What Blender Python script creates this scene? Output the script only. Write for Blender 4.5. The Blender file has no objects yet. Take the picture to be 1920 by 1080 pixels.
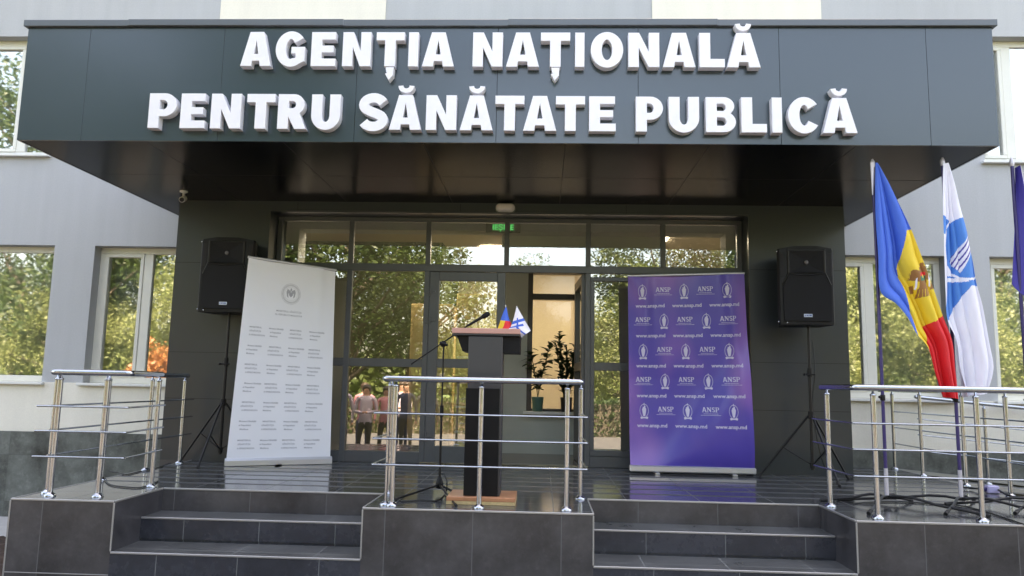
import bpy, math, random
from mathutils import Vector, Matrix, noise
R = math.radians
PI = math.pi
sc = bpy.context.scene
C = sc.collection

# ------------------------------------------------------------------ camera
F_PX, YAW, PITCH, ROLL, CAMZ = 1410.7, 0.0422383, 0.1284825, 0.0195660, 0.95
cy, sy, cp, sp = math.cos(YAW), math.sin(YAW), math.cos(PITCH), math.sin(PITCH)
FW = Vector((-sy*cp, cy*cp, sp)); RT = Vector((cy, sy, 0)); UP = RT.cross(FW)
R2 = RT*math.cos(ROLL)+UP*math.sin(ROLL); U2 = -RT*math.sin(ROLL)+UP*math.cos(ROLL)
cam = bpy.data.cameras.new('camera'); co = bpy.data.objects.new('camera', cam); C.objects.link(co)
cam.sensor_width = 36.0; cam.lens = 36.0*F_PX/1920.0; cam.clip_end = 500; cam.clip_start = 0.05
co.matrix_world = Matrix(((R2.x, U2.x, -FW.x, 0), (R2.y, U2.y, -FW.y, 0), (R2.z, U2.z, -FW.z, CAMZ), (0, 0, 0, 1)))
sc.camera = co

def at(px, py, x=None, y=None, z=None):
    """world point where a measured photo point meets a plane of the place"""
    d = R2*((px-960)/F_PX)-U2*((py-540)/F_PX)+FW
    if x is not None: t = x/d.x
    elif y is not None: t = y/d.y
    else: t = (z-CAMZ)/d.z
    return Vector((0, 0, CAMZ))+d*t

# ------------------------------------------------------------------ sky, sun, exposure
SUN_EL, SUN_AZ = 52.0, 14.0          # azimuth from +Y (behind the building) towards +X
w = bpy.data.worlds.new('World'); sc.world = w; w.use_nodes = True
nt = w.node_tree; bg = nt.nodes['Background']
sky = nt.nodes.new('ShaderNodeTexSky'); sky.sky_type = 'NISHITA'; sky.sun_disc = False
sky.sun_elevation = R(SUN_EL); sky.sun_rotation = R(SUN_AZ); sky.dust_density = 4.0; sky.ozone_density = 1.0
nt.links.new(sky.outputs[0], bg.inputs[0]); bg.inputs[1].default_value = 0.15
sun = bpy.data.lights.new('sun', 'SUN'); sun.energy = 4.5; sun.angle = R(0.5); sun.color = (1, .975, .93)
so = bpy.data.objects.new('sun', sun); C.objects.link(so)
sd = Vector((math.sin(R(SUN_AZ))*math.cos(R(SUN_EL)), math.cos(R(SUN_AZ))*math.cos(R(SUN_EL)), math.sin(R(SUN_EL))))
so.rotation_euler = sd.to_track_quat('Z', 'Y').to_euler()
sc.view_settings.view_transform = 'Standard'; sc.view_settings.look = 'None'
sc.view_settings.gamma = 1.0; sc.view_settings.exposure = 3.10
sc.view_settings.use_white_balance = True; sc.view_settings.white_balance_temperature = 9000; sc.view_settings.white_balance_tint = 16
sc.cycles.use_denoising = True
sc.cycles.max_bounces = 8; sc.cycles.transparent_max_bounces = 12; sc.cycles.glossy_bounces = 5
sc.cycles.sample_clamp_indirect = 6.0
sc.cycles.caustics_reflective = False; sc.cycles.caustics_refractive = False

# ------------------------------------------------------------------ materials
def mat(name, col, rough=.5, metal=0.0, spec=.5, bump=0, bscale=40, var=0, vscale=3, coat=0, coat_r=.1, emis=None, estr=0, aniso=None):
    m = bpy.data.materials.new(name); m.use_nodes = True
    n = m.node_tree; p = n.nodes['Principled BSDF']
    p.inputs['Base Color'].default_value = (*col, 1); p.inputs['Roughness'].default_value = rough
    p.inputs['Metallic'].default_value = metal; p.inputs['Specular IOR Level'].default_value = spec
    p.inputs['Coat Weight'].default_value = coat; p.inputs['Coat Roughness'].default_value = coat_r
    if emis: p.inputs['Emission Color'].default_value = (*emis, 1); p.inputs['Emission Strength'].default_value = estr
    tc = n.nodes.new('ShaderNodeTexCoord'); geo = n.nodes.new('ShaderNodeNewGeometry')
    if var:
        t = n.nodes.new('ShaderNodeTexNoise'); t.inputs['Scale'].default_value = vscale; t.inputs['Detail'].default_value = 8
        t.inputs['Roughness'].default_value = .65
        n.links.new(geo.outputs['Position'], t.inputs['Vector'])
        r = n.nodes.new('ShaderNodeMapRange'); r.inputs[3].default_value = 1-var; r.inputs[4].default_value = 1+var
        r.inputs[1].default_value = .3; r.inputs[2].default_value = .7
        n.links.new(t.outputs[0], r.inputs[0])
        x = n.nodes.new('ShaderNodeVectorMath'); x.operation = 'SCALE'; x.inputs[0].default_value = col
        n.links.new(r.outputs[0], x.inputs['Scale']); n.links.new(x.outputs[0], p.inputs['Base Color'])
    if bump:
        t = n.nodes.new('ShaderNodeTexNoise'); t.inputs['Scale'].default_value = bscale; t.inputs['Detail'].default_value = 4
        n.links.new(geo.outputs['Position'], t.inputs['Vector'])
        b = n.nodes.new('ShaderNodeBump'); b.inputs['Strength'].default_value = 1; b.inputs['Distance'].default_value = bump
        n.links.new(t.outputs[0], b.inputs['Height']); n.links.new(b.outputs[0], p.inputs['Normal'])
    return m

def streaks(m, col, amt):
    n = m.node_tree; p = n.nodes['Principled BSDF']; L = n.links.new
    geo = n.nodes.new('ShaderNodeNewGeometry'); outs = []
    for sc3, det in (((5.0, 5.0, .35), 5), ((.5, .5, .5), 6), ((60, 60, 60), 2)):
        mp = n.nodes.new('ShaderNodeMapping'); mp.inputs['Scale'].default_value = sc3; L(geo.outputs['Position'], mp.inputs[0])
        t = n.nodes.new('ShaderNodeTexNoise'); t.inputs['Scale'].default_value = 1; t.inputs['Detail'].default_value = det; L(mp.outputs[0], t.inputs['Vector']); outs.append(t.outputs[0])
    a = n.nodes.new('ShaderNodeMath'); a.operation = 'ADD'; L(outs[0], a.inputs[0]); L(outs[1], a.inputs[1])
    a2 = n.nodes.new('ShaderNodeMath'); a2.operation = 'ADD'; L(a.outputs[0], a2.inputs[0]); L(outs[2], a2.inputs[1])
    r = n.nodes.new('ShaderNodeMapRange'); r.inputs[1].default_value = 1.1; r.inputs[2].default_value = 1.9; r.inputs[3].default_value = 1-amt; r.inputs[4].default_value = 1+amt
    L(a2.outputs[0], r.inputs[0]); x = n.nodes.new('ShaderNodeVectorMath'); x.operation = 'SCALE'; x.inputs[0].default_value = col; L(r.outputs[0], x.inputs['Scale']); L(x.outputs[0], p.inputs['Base Color'])

def tile_mat(name, base, joint, sx, sz, plane, off=(0, 0), rough=.25, jw=.006, var=.25, spec=.5, bevel=0.0015, rows=None):
    """square-set tiles: plane 'xz' | 'xy' | 'yz'; joints lighter; optional matt anti-slip grooves across the floor"""
    m = bpy.data.materials.new(name); m.use_nodes = True
    n = m.node_tree; p = n.nodes['Principled BSDF']; L = n.links.new
    geo = n.nodes.new('ShaderNodeNewGeometry'); sep = n.nodes.new('ShaderNodeSeparateXYZ'); L(geo.outputs['Position'], sep.inputs[0])
    def math_(op, a, b=None, c=None):
        q = n.nodes.new('ShaderNodeMath'); q.operation = op
        for i, v in enumerate((a, b, c)):
            if v is None: continue
            if isinstance(v, (int, float)): q.inputs[i].default_value = v
            else: L(v, q.inputs[i])
        return q.outputs[0]
    ax = {'x': sep.outputs[0], 'y': sep.outputs[1], 'z': sep.outputs[2]}
    def line(src, pitch, o, wd):
        f = math_('FRACT', math_('DIVIDE', math_('SUBTRACT', src, o), pitch))
        d = math_('MULTIPLY', math_('MINIMUM', f, math_('SUBTRACT', 1.0, f)), pitch)
        return math_('LESS_THAN', d, wd/2)
    j = math_('MAXIMUM', line(ax[plane[0]], sx, off[0], jw), line(ax[plane[1]], sz, off[1], jw))
    no = n.nodes.new('ShaderNodeTexNoise'); no.inputs['Scale'].default_value = 2.2; no.inputs['Detail'].default_value = 9; no.inputs['Roughness'].default_value = .7
    L(geo.outputs['Position'], no.inputs['Vector'])
    # every tile a touch different
    ca = math_('FLOOR', math_('DIVIDE', math_('SUBTRACT', ax[plane[0]], off[0]), sx)); cb = math_('FLOOR', math_('DIVIDE', math_('SUBTRACT', ax[plane[1]], off[1]), sz))
    cmb = n.nodes.new('ShaderNodeCombineXYZ'); L(ca, cmb.inputs[0]); L(cb, cmb.inputs[1])
    wn = n.nodes.new('ShaderNodeTexWhiteNoise'); L(cmb.outputs[0], wn.inputs['Vector'])
    n2 = n.nodes.new('ShaderNodeTexNoise'); n2.inputs['Scale'].default_value = 14; n2.inputs['Detail'].default_value = 10; n2.inputs['Roughness'].default_value = .75
    L(geo.outputs['Position'], n2.inputs['Vector']); dust = math_('MULTIPLY', math_('MAXIMUM', math_('SUBTRACT', n2.outputs[0], .52), 0.0), 3.2*var)
    k = math_('ADD', dust, 0.0)
    k = math_('ADD', math_('ADD', math_('MULTIPLY_ADD', no.outputs[0], 2*var*2, 1-2*var), math_('MULTIPLY_ADD', wn.outputs[0], var*.5, -var*.25)), dust)
    x = n.nodes.new('ShaderNodeVectorMath'); x.operation = 'SCALE'; x.inputs[0].default_value = base; L(k, x.inputs['Scale'])
    mx = n.nodes.new('ShaderNodeMix'); mx.data_type = 'RGBA'; L(j, mx.inputs[0]); L(x.outputs[0], mx.inputs[6]); mx.inputs[7].default_value = (*joint, 1)
    L(mx.outputs[2], p.inputs['Base Color']); p.inputs['Specular IOR Level'].default_value = spec
    r = math_('MULTIPLY_ADD', no.outputs[0], .18, rough-.09)
    r = math_('MAXIMUM', r, math_('MULTIPLY', j, .7))
    if rows:
        g = math_('MULTIPLY', line(ax['y'], rows[0], rows[1], rows[2]), math_('GREATER_THAN', ax['y'], 6.92))
        r = math_('MAXIMUM', r, math_('MULTIPLY', g, .62))
    L(r, p.inputs['Roughness'])
    h = math_('MULTIPLY_ADD', j, -1.0, math_('MULTIPLY', no.outputs[0], .12))
    b = n.nodes.new('ShaderNodeBump'); b.inputs['Distance'].default_value = bevel; L(h, b.inputs['Height']); L(b.outputs[0], p.inputs['Normal'])
    return m

def glass_mat(name, refl, tint, rough=0.0, wav=0.0, minr=0.06):
    m = bpy.data.materials.new(name); m.use_nodes = True
    n = m.node_tree; n.nodes.remove(n.nodes['Principled BSDF']); out = n.nodes['Material Output']
    g = n.nodes.new('ShaderNodeBsdfGlossy'); g.inputs['Roughness'].default_value = rough; g.inputs['Color'].default_value = (*refl, 1)
    t = n.nodes.new('ShaderNodeBsdfTransparent'); t.inputs[0].default_value = (*tint, 1)
    fr = n.nodes.new('ShaderNodeFresnel'); fr.inputs['IOR'].default_value = 1.5
    a = n.nodes.new('ShaderNodeMath'); a.operation = 'ADD'; a.use_clamp = True; a.inputs[1].default_value = minr
    n.links.new(fr.outputs[0], a.inputs[0])
    mx = n.nodes.new('ShaderNodeMixShader'); n.links.new(a.outputs[0], mx.inputs[0]); n.links.new(t.outputs[0], mx.inputs[1]); n.links.new(g.outputs[0], mx.inputs[2])
    if wav:
        geo = n.nodes.new('ShaderNodeNewGeometry')
        tx = n.nodes.new('ShaderNodeTexNoise'); tx.inputs['Scale'].default_value = 1.1; tx.inputs['Detail'].default_value = 1
        n.links.new(geo.outputs['Position'], tx.inputs['Vector'])
        b = n.nodes.new('ShaderNodeBump'); b.inputs['Distance'].default_value = wav; n.links.new(tx.outputs[0], b.inputs['Height']); n.links.new(b.outputs[0], g.inputs['Normal'])
    n.links.new(mx.outputs[0], out.inputs[0])
    return m

def leaf_mat(name, c1, c2):
    m = bpy.data.materials.new(name); m.use_nodes = True
    n = m.node_tree; p = n.nodes['Principled BSDF']; out = n.nodes['Material Output']; L = n.links.new
    geo = n.nodes.new('ShaderNodeNewGeometry')
    no = n.nodes.new('ShaderNodeTexNoise'); no.inputs['Scale'].default_value = .9; no.inputs['Detail'].default_value = 6
    L(geo.outputs['Position'], no.inputs['Vector'])
    mx = n.nodes.new('ShaderNodeMix'); mx.data_type = 'RGBA'; mx.inputs[6].default_value = (*c1, 1); mx.inputs[7].default_value = (*c2, 1)
    ri = n.nodes.new('ShaderNodeMapRange'); ri.inputs[1].default_value = .35; ri.inputs[2].default_value = .65
    L(no.outputs[0], ri.inputs[0]); L(ri.outputs[0], mx.inputs[0])
    L(mx.outputs[2], p.inputs['Base Color']); p.inputs['Roughness'].default_value = .5
    tr = n.nodes.new('ShaderNodeBsdfTranslucent'); L(mx.outputs[2], tr.inputs[0])
    ms = n.nodes.new('ShaderNodeMixShader'); ms.inputs[0].default_value = .45; L(p.outputs[0], ms.inputs[1]); L(tr.outputs[0], ms.inputs[2]); L(ms.outputs[0], out.inputs[0])
    return m

M = {}
M['grey_wall'] = mat('grey_render', (.445, .455, .465), .85, bump=.0012, bscale=160, var=.05, vscale=1.2)
M['cream_wall'] = mat('cream_render', (.80, .755, .655), .85, bump=.0012, bscale=160, var=.035, vscale=1.5)
streaks(M['grey_wall'], (.445, .455, .465), .085); streaks(M['cream_wall'], (.80, .755, .655), .06)
M['plinth'] = tile_mat('plinth_stone', (.105, .115, .105), (.085, .09, .085), 1.2, .6, 'xz', (.1, -.1), rough=.45, jw=.004, var=.95)
M['clad'] = mat('dark_composite_cladding', (.025, .032, .037), .33, spec=.6, bump=.0016, bscale=1.6, var=.06, vscale=2, coat=.12, coat_r=.12)
M['soffit'] = mat('dark_glossy_soffit', (.007, .008, .009), .22, spec=.04, bump=.0012, bscale=2.0)
M['fascia'] = mat('dark_fascia_panel', (.014, .034, .046), .24, spec=.75, bump=.002, bscale=1.2, coat=.28, coat_r=.18)
M['coping'] = mat('grey_metal_coping', (.11, .125, .135), .38, metal=.3)
M['joint'] = mat('black_joint', (.01, .01, .012), .7)
M['alu'] = mat('grey_aluminium_profile', (.062, .068, .075), .35, spec=.6, var=.08, vscale=6)
M['brown_frame'] = mat('brown_frame', (.035, .025, .022), .4)
M['white_pvc'] = mat('white_pvc', (.74, .73, .66), .35, var=.03, vscale=5)
M['sill'] = mat('white_sill', (.75, .75, .72), .4)
M['letter'] = mat('white_letter_plastic', (.80, .80, .84), .32, var=.03, vscale=14)
M['tile_front'] = tile_mat('dark_tile_front', (.058, .056, .058), (.12, .12, .12), .67, 5.0, 'xz', (.16, -3.055), rough=.32, var=.6)
M['tile_side'] = tile_mat('dark_tile_side', (.048, .048, .053), (.12, .12, .12), .67, 5.0, 'yz', (5.2, -3), rough=.32, var=.6)
M['tile_riser'] = tile_mat('dark_tile_riser', (.036, .040, .050), (.15, .16, .16), .63, 5.0, 'xz', (.22, -3), rough=.27, var=.5)
M['tile_tread'] = tile_mat('dark_tile_tread', (.085, .088, .088), (.24, .25, .24), .63, 9.0, 'xy', (.16, -3), rough=.3, var=.45)
M['tile_floor'] = tile_mat('dark_tile_floor', (.055, .058, .062), (.10, .11, .11), .63, .33, 'xy', (.10, 6.95), rough=.13, var=.35, spec=.9, jw=.007, rows=(.33, 7.0, .07))
M['trim'] = mat('aluminium_edge_trim', (.36, .36, .35), .35, metal=.5)
M['steel'] = mat('stainless_steel', (.43, .46, .50), .20, metal=1.0, bump=.0003, bscale=90)
M['steel_d'] = mat('brushed_steel', (.55, .53, .50), .24, metal=1.0)
M['black'] = mat('black_plastic', (.004, .004, .005), .45, spec=.3, bump=.0004, bscale=400)
M['black_rough'] = mat('black_grille', (.006, .006, .007), .6, spec=.25, bump=.0015, bscale=350)
M['black_gloss'] = mat('black_horn', (.012, .012, .012), .35, spec=.4)
M['grey_plug'] = mat('grey_dust_cap', (.16, .15, .15), .4)
M['blackmetal'] = mat('black_painted_metal', (.007, .007, .008), .38, spec=.35)
M['rubber'] = mat('black_rubber', (.015, .015, .015), .8)
M['badge'] = mat('pale_blue_badge', (.55, .62, .72), .3)
M['badge_ink'] = mat('blue_badge_ink', (.06, .12, .35), .3)
M['ban_white'] = mat('white_banner_vinyl', (.82, .83, .88), .42, var=.02, vscale=2)
M['ban_grey'] = mat('grey_print', (.36, .37, .42), .5)
M['ban_seal'] = mat('grey_seal_print', (.40, .41, .45), .5)
M['ban_purple'] = mat('purple_banner_vinyl', (.165, .085, .42), .30, spec=.8, var=.12, vscale=1.4, coat=.35, coat_r=.22)
def sheen_tones(m, c2, scale):
    n = m.node_tree; p = n.nodes['Principled BSDF']; L = n.links.new
    geo = n.nodes.new('ShaderNodeNewGeometry'); mp = n.nodes.new('ShaderNodeMapping'); mp.inputs['Scale'].default_value = scale
    L(geo.outputs['Position'], mp.inputs[0]); t = n.nodes.new('ShaderNodeTexNoise'); t.inputs['Scale'].default_value = 1; t.inputs['Detail'].default_value = 1.5
    L(mp.outputs[0], t.inputs['Vector']); r = n.nodes.new('ShaderNodeMapRange'); r.inputs[1].default_value = .38; r.inputs[2].default_value = .64; r.interpolation_type = 'SMOOTHSTEP'
    L(t.outputs[0], r.inputs[0]); mx = n.nodes.new('ShaderNodeMix'); mx.data_type = 'RGBA'; L(r.outputs[0], mx.inputs[0])
    mx.inputs[6].default_value = p.inputs['Base Color'].default_value; mx.inputs[7].default_value = (*c2, 1); L(mx.outputs[2], p.inputs['Base Color'])
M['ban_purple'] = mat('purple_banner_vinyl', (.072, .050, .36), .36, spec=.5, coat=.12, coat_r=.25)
sheen_tones(M['ban_purple'], (.24, .11, .43), (1.9, 1, .9))  # pinker second purple paints the folds' sheen into the vinyl colour
M['ban_print'] = mat('white_print', (.60, .57, .72), .45)
M['cassette'] = mat('silver_cassette', (.62, .62, .64), .3, metal=.6)
M['wood_base'] = mat('orange_plywood', (.46, .20, .10), .4, var=.18, vscale=6)
M['wood_edge'] = mat('pale_plywood_edge', (.55, .40, .20), .5, var=.2, vscale=20)
M['desk_pink'] = mat('pinkish_wood_lip', (.52, .27, .22), .45, var=.06, vscale=10)
M['desk_grey'] = mat('dark_grey_laminate', (.038, .038, .040), .42, var=.05, vscale=4)
M['desk_black'] = mat('black_laminate', (.005, .005, .006), .5, spec=.2)
M['f_blue'] = mat('flag_blue', (.028, .13, .58), .62)
M['f_blue2'] = mat('flag_dark_blue', (.05, .04, .30), .62)
M['f_yellow'] = mat('flag_yellow', (.80, .56, .045), .62)
M['f_red'] = mat('flag_red', (.75, .022, .03), .62)
M['f_white'] = mat('flag_white', (.78, .77, .86), .6)
M['f_cyan'] = mat('flag_sky_blue', (.035, .22, .62), .6)
M['f_brown'] = mat('emblem_brown', (.30, .125, .035), .6)
M['f_green'] = mat('emblem_green', (.05, .18, .10), .6)
M['pole_blue'] = mat('dark_blue_pole', (.035, .025, .13), .3)
M['pole_white'] = mat('pale_tube', (.55, .54, .60), .35, metal=.3)
M['plastic_white'] = mat('white_plastic', (.72, .72, .70), .35)
M['plastic_lilac'] = mat('lilac_plastic', (.45, .42, .66), .4)
M['cable'] = mat('black_cable', (.014, .016, .016), .5)
M['green_emit'] = mat('green_exit_glow', (.02, .3, .08), .4, emis=(.03, .75, .22), estr=.16)
M['exit_box'] = mat('exit_box', (.10, .11, .09), .4)
M['lamp_glass'] = mat('opal_lamp_cover', (.66, .62, .60), .25)
M['pot_green'] = mat('green_ceramic_pot', (.09, .19, .15), .3)
M['pot_dark'] = mat('dark_pot', (.02, .02, .02), .4)
M['soil'] = mat('soil', (.06, .038, .028), .95, bump=.03, bscale=18, var=.4, vscale=9)
M['asphalt'] = mat('grey_paving', (.085, .082, .08), .9, bump=.004, bscale=120, var=.2, vscale=3)
M['grass'] = mat('grass_ground', (.09, .14, .035), .95, bump=.05, bscale=20, var=.35, vscale=1.5)
M['concrete'] = mat('pale_concrete', (.42, .41, .39), .85, bump=.003, bscale=60, var=.1, vscale=3)
M['in_wall'] = mat('tan_interior_wall', (.50, .43, .32), .8, var=.04)
M['in_olive'] = mat('olive_interior_wall', (.055, .065, .035), .8, var=.08)
M['in_green'] = mat('grey_green_partition', (.52, .55, .50), .8, var=.03)
M['in_ceil'] = mat('interior_ceiling', (.50, .44, .38), .8)
M['in_floor'] = mat('interior_floor', (.10, .09, .085), .2)
M['in_wood'] = mat('light_wood_panel', (.62, .46, .22), .5, var=.1, vscale=4)
M['light_panel'] = mat('ceiling_light_panel', (.9, .9, .9), .5, emis=(1, .95, .85), estr=4.0)
M['curtain'] = mat('pale_curtain', (.62, .68, .62), .9, var=.1, vscale=2)
M['dark_room'] = mat('dark_room_wall', (.10, .11, .10), .9)
M['glass'] = glass_mat('entrance_glass', (.95, .97, .95), (.80, .84, .80), wav=.002, minr=.26)
M['win_glass'] = glass_mat('window_glass', (.95, .97, .97), (.86, .90, .87), rough=.02, wav=.0025, minr=.46)
M['bark'] = mat('bark', (.10, .08, .06), .9, bump=.02, bscale=14, var=.3, vscale=4)
M['leaf_a'] = leaf_mat('leaf_green', (.065, .10, .030), (.12, .155, .048))
M['leaf_b'] = leaf_mat('leaf_yellow_green', (.14, .18, .06), (.23, .25, .10))
M['leaf_c'] = leaf_mat('leaf_dark', (.030, .060, .018), (.06, .095, .022))
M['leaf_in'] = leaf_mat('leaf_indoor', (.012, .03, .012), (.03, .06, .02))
M['leaf_o'] = leaf_mat('leaf_orange', (.36, .15, .05), (.42, .21, .08))
M['skin'] = mat('skin', (.45, .25, .17), .5)
M['hair'] = mat('hair_brown', (.06, .035, .02), .5)
M['pink'] = mat('pink_blouse', (.52, .22, .25), .8)
M['shirt_w'] = mat('pale_lilac_blouse', (.52, .46, .52), .8)
M['navy'] = mat('navy_jacket', (.03, .04, .10), .8)
M['skirt'] = mat('dark_trousers', (.03, .03, .035), .85)

# ------------------------------------------------------------------ mesh helpers
class MB:
    def __init__(s): s.v = []; s.f = []; s.m = []; s.sm = []
    def add(s, vs, fs, mi=0, smooth=False):
        b = len(s.v); s.v += [Vector(q) for q in vs]
        for f in fs: s.f.append([b+i for i in f]); s.m.append(mi); s.sm.append(smooth)
        return s
    def box(s, x0, x1, y0, y1, z0, z1, mi=0, faces=None):
        vs = [(x0, y0, z0), (x1, y0, z0), (x1, y1, z0), (x0, y1, z0), (x0, y0, z1), (x1, y0, z1), (x1, y1, z1), (x0, y1, z1)]
        fs = dict(d=(0, 3, 2, 1), u=(4, 5, 6, 7), f=(0, 1, 5, 4), b=(2, 3, 7, 6), l=(3, 0, 4, 7), r=(1, 2, 6, 5))
        if isinstance(mi, dict):
            for k, f in fs.items(): s.add(vs, [f], mi.get(k, mi.get('*', 0)))
            return s
        return s.add(vs, [fs[k] for k in (faces or 'dufblr')], mi)
    def bbox(s, x0, x1, y0, y1, z0, z1, b=.004, mi=0):
        """box with chamfered edges"""
        import itertools
        cx, cy_, cz = (x0+x1)/2, (y0+y1)/2, (z0+z1)/2; hx, hy, hz = (x1-x0)/2, (y1-y0)/2, (z1-z0)/2
        b = min(b, hx*.9, hy*.9, hz*.9)
        import bmesh
        bm = bmesh.new(); pts = []
        for sx in (-1, 1):
            for sy_ in (-1, 1):
                for sz in (-1, 1):
                    pts += [(cx+sx*hx, cy_+sy_*(hy-b), cz+sz*(hz-b)), (cx+sx*(hx-b), cy_+sy_*hy, cz+sz*(hz-b)), (cx+sx*(hx-b), cy_+sy_*(hy-b), cz+sz*hz)]
        for p in pts: bm.verts.new(p)
        bmesh.ops.convex_hull(bm, input=bm.verts)
        bmesh.ops.dissolve_limit(bm, angle_limit=.02, verts=bm.verts, edges=bm.edges)
        bm.verts.index_update(); s.add([v.co.copy() for v in bm.verts], [[v.index for v in f.verts] for f in bm.faces], mi); bm.free()
        return s
    def tube(s, pts, r, n=10, mi=0, cap=True, closed=False, smooth=True, r2=None):
        pts = [Vector(p) for p in pts]; k = len(pts); rings = []
        prev = None
        for i, p in enumerate(pts):
            if closed: d = pts[(i+1) % k]-pts[i-1]
            else: d = pts[min(i+1, k-1)]-pts[max(i-1, 0)]
            d.normalize()
            if prev is None:
                a = Vector((0, 0, 1)) if abs(d.z) < .9 else Vector((1, 0, 0))
                u = d.cross(a).normalized()
            else: u = (prev-d*prev.dot(d)).normalized()
            prev = u; v = d.cross(u)
            rr = r if r2 is None else r+(r2-r)*i/(k-1)
            if isinstance(r, (list, tuple)): rr = r[i]
            rings.append([p+(u*math.cos(2*PI*j/n)+v*math.sin(2*PI*j/n))*rr for j in range(n)])
        vs = [q for ring in rings for q in ring]; fs = []
        for i in range(k if closed else k-1):
            a = i*n; b = ((i+1) % k)*n
            for j in range(n): fs.append((a+j, a+(j+1) % n, b+(j+1) % n, b+j))
        s.add(vs, fs, mi, smooth)
        if cap and not closed: s.add(rings[0], [tuple(range(n))[::-1]], mi); s.add(rings[-1], [tuple(range(n))], mi)
        return s
    def lathe(s, c, prof, n=16, mi=0, axis='z'):
        c = Vector(c); vs = []; fs = []
        for (r, h) in prof:
            for j in range(n):
                a = 2*PI*j/n; q = (r*math.cos(a), r*math.sin(a), h)
                if axis == 'y': q = (q[0], q[2], q[1])
                vs.append(c+Vector(q))
        for i in range(len(prof)-1):
            for j in range(n): fs.append((i*n+j, i*n+(j+1) % n, (i+1)*n+(j+1) % n, (i+1)*n+j))
        s.add(vs, fs, mi, True); s.add(vs[:n], [tuple(range(n))[::-1]], mi); s.add(vs[-n:], [tuple(range(n))], mi)
        return s
    def prism(s, poly, y0, y1, mi=0, plane='xz'):
        n = len(poly)
        def q(a, b, d): return (a, d, b) if plane == 'xz' else ((a, b, d) if plane == 'xy' else (d, a, b))
        vs = [q(a, b, y0) for a, b in poly]+[q(a, b, y1) for a, b in poly]
        s.add(vs, [tuple(range(n)), tuple(range(2*n-1, n-1, -1))]+[(i, i+n, (i+1) % n+n, (i+1) % n) for i in range(n)], mi)
        return s
    def ico(s, c, r, mi=0, sub=2, sc3=(1, 1, 1)):
        import bmesh
        bm = bmesh.new(); bmesh.ops.create_icosphere(bm, subdivisions=sub, radius=r)
        bm.verts.index_update()
        s.add([Vector((v.co.x*sc3[0], v.co.y*sc3[1], v.co.z*sc3[2]))+Vector(c) for v in bm.verts], [[v.index for v in f.verts] for f in bm.faces], mi, True); bm.free()
        return s
    def build(s, name, mats, parent=None, fix=True, rot=None, org=None):
        """rot: (angle, pivot) turns the shape about a vertical axis"""
        if not isinstance(mats, (list, tuple)): mats = [mats]
        vs = s.v
        if rot:
            Rm = Matrix.Rotation(rot[0], 4, 'Z'); pv = Vector(rot[1]); vs = [Rm @ (v-pv)+pv for v in vs]
        o3 = Vector((0, 0, 0)); p = parent
        while p is not None: o3 = o3+p.location; p = p.parent
        if org is not None: o3 = Vector(org)
        me = bpy.data.meshes.new(name); me.from_pydata([v-o3 for v in vs], [], s.f)
        for m in mats: me.materials.append(m)
        me.polygons.foreach_set('material_index', s.m); me.polygons.foreach_set('use_smooth', s.sm)
        if fix:
            import bmesh
            bm = bmesh.new(); bm.from_mesh(me); bmesh.ops.recalc_face_normals(bm, faces=bm.faces); bm.to_mesh(me); bm.free()
        me.update()
        o = bpy.data.objects.new(name, me); C.objects.link(o)
        if parent is not None: o.parent = parent
        elif org is not None: o.location = org
        return o

def tag(o, label=None, cat=None, group=None, kind=None):
    if label: o['label'] = label
    if cat: o['category'] = cat
    if group: o['group'] = group
    if kind: o['kind'] = kind
    return o
def thing(name, loc, label, cat, group=None):
    o = bpy.data.objects.new(name, None); C.objects.link(o); o.location = loc; o.empty_display_size = .2
    return tag(o, label, cat, group)
def copy_tree(o, parent=None):
    c = o.copy(); C.objects.link(c)
    if parent is not None: c.parent = parent
    for ch in list(o.children): copy_tree(ch, c)
    return c

# ------------------------------------------------------------------ numbers of the place
YW = 10.0                      # grey facade plane
YP = 8.9                       # dark entrance block plane
YG = 9.2                       # glazing plane
PX0, PX1 = -4.50, 3.55         # entrance block
OX0, OX1, OZ = -3.355, 2.425, 3.02
CX0, CX1, CY, CZ0, CZ1 = -4.935, 4.01, 6.62, 3.135, 4.30
GZ = -.95
FY = 5.86                      # porch front
FC = -.76                      # paved forecourt level

# ================================================================== GROUND
g = MB(); g.add([(-120, -120, GZ), (120, -120, GZ), (120, 120, GZ), (-120, 120, GZ)], [(0, 1, 2, 3)])
tag(g.build('ground', M['asphalt']), kind='structure')
g = MB(); g.add([(-120, -120, FC+.02), (120, -120, FC+.02), (120, -8.9, FC+.02), (-120, -8.9, FC+.02)], [(0, 1, 2, 3)])
tag(g.build('lawn', M['grass']), kind='structure')
g = MB(); g.box(-40, 40, -8.9, FY-.003, GZ-.2, FC); tag(g.build('forecourt', M['asphalt']), kind='structure')
g = MB(); g.box(-30, -4.2, 8.75, 9.98, GZ, GZ+.05)
tag(g.build('pavement', M['concrete']), kind='structure')
g = MB()
n = 40
for i in range(n):
    for j in range(14):
        pass
rs = random.Random(3)
hh = {}
def hgt(i, j):
    if (i, j) not in hh: hh[(i, j)] = GZ+.015+rs.random()*.05
    return hh[(i, j)]
for i in range(60):
    for j in range(24):
        x0, x1 = -9.5+i*.087, -9.5+(i+1)*.087; y0, y1 = 6.6+j*.0893, 6.6+(j+1)*.0893
        g.add([(x0, y0, hgt(i, j)), (x1, y0, hgt(i+1, j)), (x1, y1, hgt(i+1, j+1)), (x0, y1, hgt(i, j+1))], [(0, 1, 2, 3)])
tag(g.build('soil_bed', M['soil']), kind='structure')

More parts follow.
